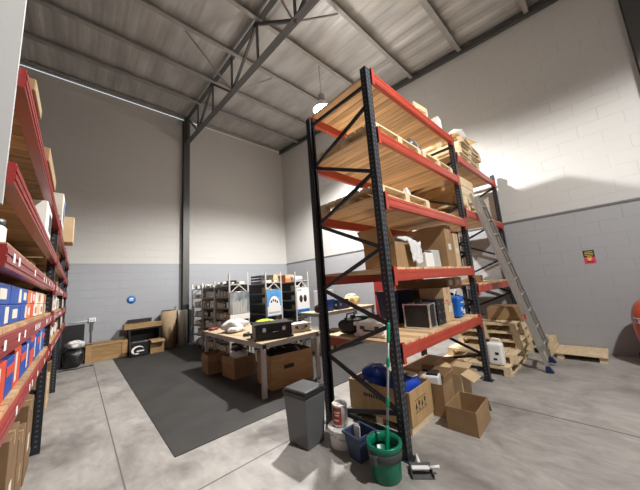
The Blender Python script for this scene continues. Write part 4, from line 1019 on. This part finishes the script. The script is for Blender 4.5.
# wall fittings
t = thing('socket_box', 'white double socket box on a vertical conduit on the grey back wall', 'socket', (.33, YB, 1.06))
MB().box((-.075, -.05, -.055), (.075, 0, .055)).build('box_body', 'white', t, .008)
for x in (-.035, .035): MB().box((x-.022, -.054, -.03), (x+.022, -.05, .02)).build('socket_face', 'lgrey', t)
MB().tube([(0, -.02, -.055), (0, -.02, -1.04)], .016, 10).build('conduit', 'grey', t); MB().box((-.03, -.035, -.30), (.03, 0, -.06)).build('conduit_cover', 'grey', t)
MB().tube([(-.075, -.012, -.01), (-.45, -.012, -.03)], .010, 8).build('side_conduit', 'white', t)
t = thing('round_sign', 'round blue mandatory sign on the grey back wall', 'sign', (1.20, YB-.001, 1.53))
o = MB().lathe([(0, 0), (.115, 0), (.115, .004), (0, .004)], 32).build('sign_disc', 'sblue', t); o.rotation_euler = (PI/2, 0, 0)
MB().box((-.055, -.006, .01), (.055, -.0045, .035)).box((-.03, -.006, .035), (.03, -.0045, .055)).box((-.05, -.006, -.03), (.05, -.0045, -.015)).build('white_symbol', 'paper', t)
# ------------------------------------------------------------------ goods on the left rack
def lbox(label, y0, y1, li, h, m, depth=.4, x=None, group=None, mark=None, dz=0, rz=0, tape=None, off=.03, name='product_box'):
    xx = (LX1 - off if x is None else x) - depth/2
    return carton(label, xx, (y0+y1)/2, LD[li]+dz, depth, (y1-y0)-.006, h, rz, m, group, tape, mark, name=name)
# shelf at 1.47: blue boxes in two courses, then orange, then cream
g = 'boxes on the second deck of the left rack'
yy = 1.66
for k, (w, m, nm) in enumerate(((.34, 'bluec', 'blue'), (.34, 'bluec', 'blue'), (.26, 'bluec', 'blue'), (.20, 'orc', 'orange'), (.20, 'redc', 'red'), (.20, 'cream', 'cream'), (.22, 'cardl', 'pale brown'), (.24, 'cream', 'cream'), (.26, 'card', 'brown'))):
    for c_ in range(2):
        h = .095
        mm = ('cream' if m in ('bluec', 'orc', 'redc') else 'redc', .25, .25, .7, .75, 'x+') if (k+c_) % 2 else ('cream', .72, .1, .98, .9, 'x+')
        lbox('%s box, left rack second deck, %s from the white end panel, %s course' % (nm, ORD[k], ['lower', 'upper'][c_]), yy, yy+w, 1, h, m, .42, group=g, mark=mm, dz=(h+.001)*c_)
    yy += w + .012
for k in range(9):
    m = ['cream', 'white', 'cardl', 'cream', 'lgrey', 'white', 'black', 'cream', 'card'][k]; y0 = 4.52+.265*k
    lbox('%s box in the left rack middle bay, second deck, %s along' % ({'black': 'black', 'white': 'white'}.get(m, BN.get(m)), ORD[k]), y0, y0+.24, 1, [.19, .16, .2, .14, .18, .2, .15, .18, .13][k], m, .36, group=g, mark=('redc' if k % 3 == 0 else 'lgrey', .2, .3, .8, .6, 'x+'))
for k in range(6):
    m = ['white', 'cream', 'black', 'cardl', 'white', 'card'][k]; y0 = 7.2+.33*k
    lbox('%s box in the left rack far bay, second deck, %s along' % ({'black': 'black', 'white': 'white'}.get(m, BN.get(m)), ORD[k]), y0, y0+.30, 1, [.2, .17, .19, .15, .2, .16][k], m, .36, group=g, mark=('lgrey', .2, .3, .8, .6, 'x+'))
# lowest deck: red and blue boxes standing upright
g = 'boxes on the lowest deck of the left rack'
for k in range(11):
    m = ['redc', 'redc', 'bluec', 'redc', 'bluec', 'bluec', 'redc', 'bluec', 'bluec', 'sblue', 'bluec'][k]; y0 = 1.64+.235*k
    nm = {'redc': 'red', 'bluec': 'blue', 'sblue': 'light blue'}[m]
    lbox('%s printed box, left rack lowest deck, %s from the white end panel' % (nm, ORD[k]), y0, y0+.228, 0, [.18, .195, .19, .215, .19, .21, .222, .215, .205, .22, .21][k], m, .36, group=g, mark=('bluec' if m == 'redc' else 'redc', .0, .55, 1.0, .8, 'x+') if k % 2 == 0 else ('cream', .1, .15, .35, .9, 'x+'))
for k in range(8):
    m = ['dgrey', 'cream', 'card', 'white', 'dgrey', 'cardl', 'cream', 'dred'][k]; y0 = 4.52+.30*k
    lbox('%s box in the left rack middle bay, lowest deck, %s along' % ({'white': 'white', 'dred': 'dark red'}.get(m, BN.get(m)), ORD[k]), y0, y0+.27, 0, [.14, .1, .16, .12, .18, .12, .15, .17][k], m, .36, group=g, mark=('paper', .2, .3, .6, .7, 'x+'))
for k in range(5):
    m = ['cream', 'dgrey', 'cardl', 'white', 'card'][k]; y0 = 7.2+.38*k
    lbox('%s box in the left rack far bay, lowest deck, %s along' % ({'white': 'white'}.get(m, BN.get(m)), ORD[k]), y0, y0+.34, 0, [.16, .2, .14, .18, .15][k], m, .36, group=g, mark=('paper', .2, .3, .6, .7, 'x+'))
# third deck
t = thing('plastic_jar', 'white jar near the end panel on the left rack third deck', 'jar', (-.30, 1.76, LD[2]))
MB().lathe([(0, 0), (.05, 0), (.054, .006), (.054, .085), (.042, .10), (.0, .10)], 24).build('jar_body', 'wpoly', t); MB().lathe([(.046, .098), (.048, .100), (.048, .125), (.0, .125)], 24).build('lid', 'dgrey', t)
for k in range(7):
    m = ['card', 'dgrey', 'cream', 'card', 'cardl', 'white', 'dgrey'][k]; y0 = [3.35, 3.8, 4.6, 5.2, 5.8, 6.4, 7.3][k]
    lbox('%s box on the third deck of the left rack, %s from the white jar' % ({'white': 'white'}.get(m, BN.get(m)), ORD[k]), y0, y0+.36, 2, [.14, .12, .15, .17, .13, .16, .14][k], m, .4, off=.10, group='boxes on the third deck of the left rack', mark=('paper', .2, .3, .6, .7, 'x+'))
# fourth deck
t = lbox('white box with a black front window on the fourth deck of the left rack', 2.95, 3.42, 3, .25, 'white', .34, off=-.0, mark=('black', .45, .18, .92, .8, 'x+'))
for k in range(5):
    m = ['card', 'cardl', 'card', 'cream', 'card'][k]; y0 = [4.6, 5.2, 5.9, 7.3, 8.1][k]
    lbox('%s box, left rack fourth deck, %s beyond the windowed white box' % (BN.get(m), ORD[k]), y0, y0+.42, 3, [.2, .18, .24, .2, .22][k], m, .45, off=.08, group='boxes on the fourth deck of the left rack', mark=('paper', .2, .3, .6, .7, 'x+'))
# top deck
lbox('flat brown carton on the left rack top deck, next to the white end panel', 1.66, 1.94, 4, .06, 'card', .5, off=-.02, tape='tape', name='carton')
lbox('brown carton on the left rack top deck, halfway along its near bay', 2.50, 3.20, 4, .10, 'card', .5, off=-.02, tape='tape', name='carton')
lbox('blue and white printed box standing on the top deck of the left rack', 4.52, 4.98, 4, .40, 'cream', .4, off=-.02, mark=('bluec', .3, .15, .8, .85, 'x+'))
carton('tan carton on the left rack top deck, beyond the blue and white box', LX1-.10, 6.05, LD[4], .42, .40, .42, 0, 'cardl', mark=('cream', .3, .2, .7, .5, 'x+'))
# floor level cartons under the left rack
for k, (y, w, h, m) in enumerate(((1.95, .5, .62, 'cardd'), (2.5, .45, .42, 'card'), (2.98, .42, .70, 'cardd'), (3.45, .42, .55, 'cardd'), (3.95, .42, .66, 'cardd'), (4.9, .5, .5, 'cardd'), (5.6, .5, .6, 'card'), (6.3, .5, .45, 'cardl'), (7.5, .5, .5, 'card'), (8.3, .6, .4, 'cardd'))):
    carton('%s carton on the floor under the left rack, %s from the white end panel' % ({'cardd': 'dark brown', 'card': 'brown', 'cardl': 'pale brown'}[m], ORD[k]), LX1-.06-.28, y, .001, .56, w-.02, h, 0, m, group='cartons on the floor under the left rack', tapedir='x', mark=('tape' if k % 2 else 'cream', .3, .35, .55, .55, 'x+'))
# ------------------------------------------------------------------ camera and view
cam = bpy.data.cameras.new('camera'); co = bpy.data.objects.new('camera', cam); COL.objects.link(co)
cam.sensor_fit = 'HORIZONTAL'; cam.sensor_width = 36.0; cam.lens = 36.0 * 262.773 / 640.0; cam.clip_start = .02
ya, pi_, ro = math.radians(47.19048), math.radians(8.769056), math.radians(-4.096064)
fw = Vector((math.cos(ya)*math.cos(pi_), math.sin(ya)*math.cos(pi_), math.sin(pi_))); r = Vector((math.sin(ya), -math.cos(ya), 0)); u = r.cross(fw)
rr = r*math.cos(ro) + u*math.sin(ro); uu = -r*math.sin(ro) + u*math.cos(ro)
co.matrix_world = Matrix.Translation((0, 0, 1.55)) @ Matrix((rr, uu, -fw)).transposed().to_4x4()
S.camera = co
W = bpy.data.worlds.new('world'); S.world = W; W.use_nodes = True
W.node_tree.nodes['Background'].inputs[0].default_value = (.5, .55, .6, 1); W.node_tree.nodes['Background'].inputs[1].default_value = .3
S.view_settings.view_transform = 'Standard'; S.view_settings.look = 'None'; S.view_settings.gamma = 1; S.view_settings.use_curve_mapping = False
S.view_settings.exposure = -0.22
S.cycles.max_bounces = 10; S.cycles.diffuse_bounces = 4; S.cycles.use_denoising = True; S.cycles.sample_clamp_indirect = 4
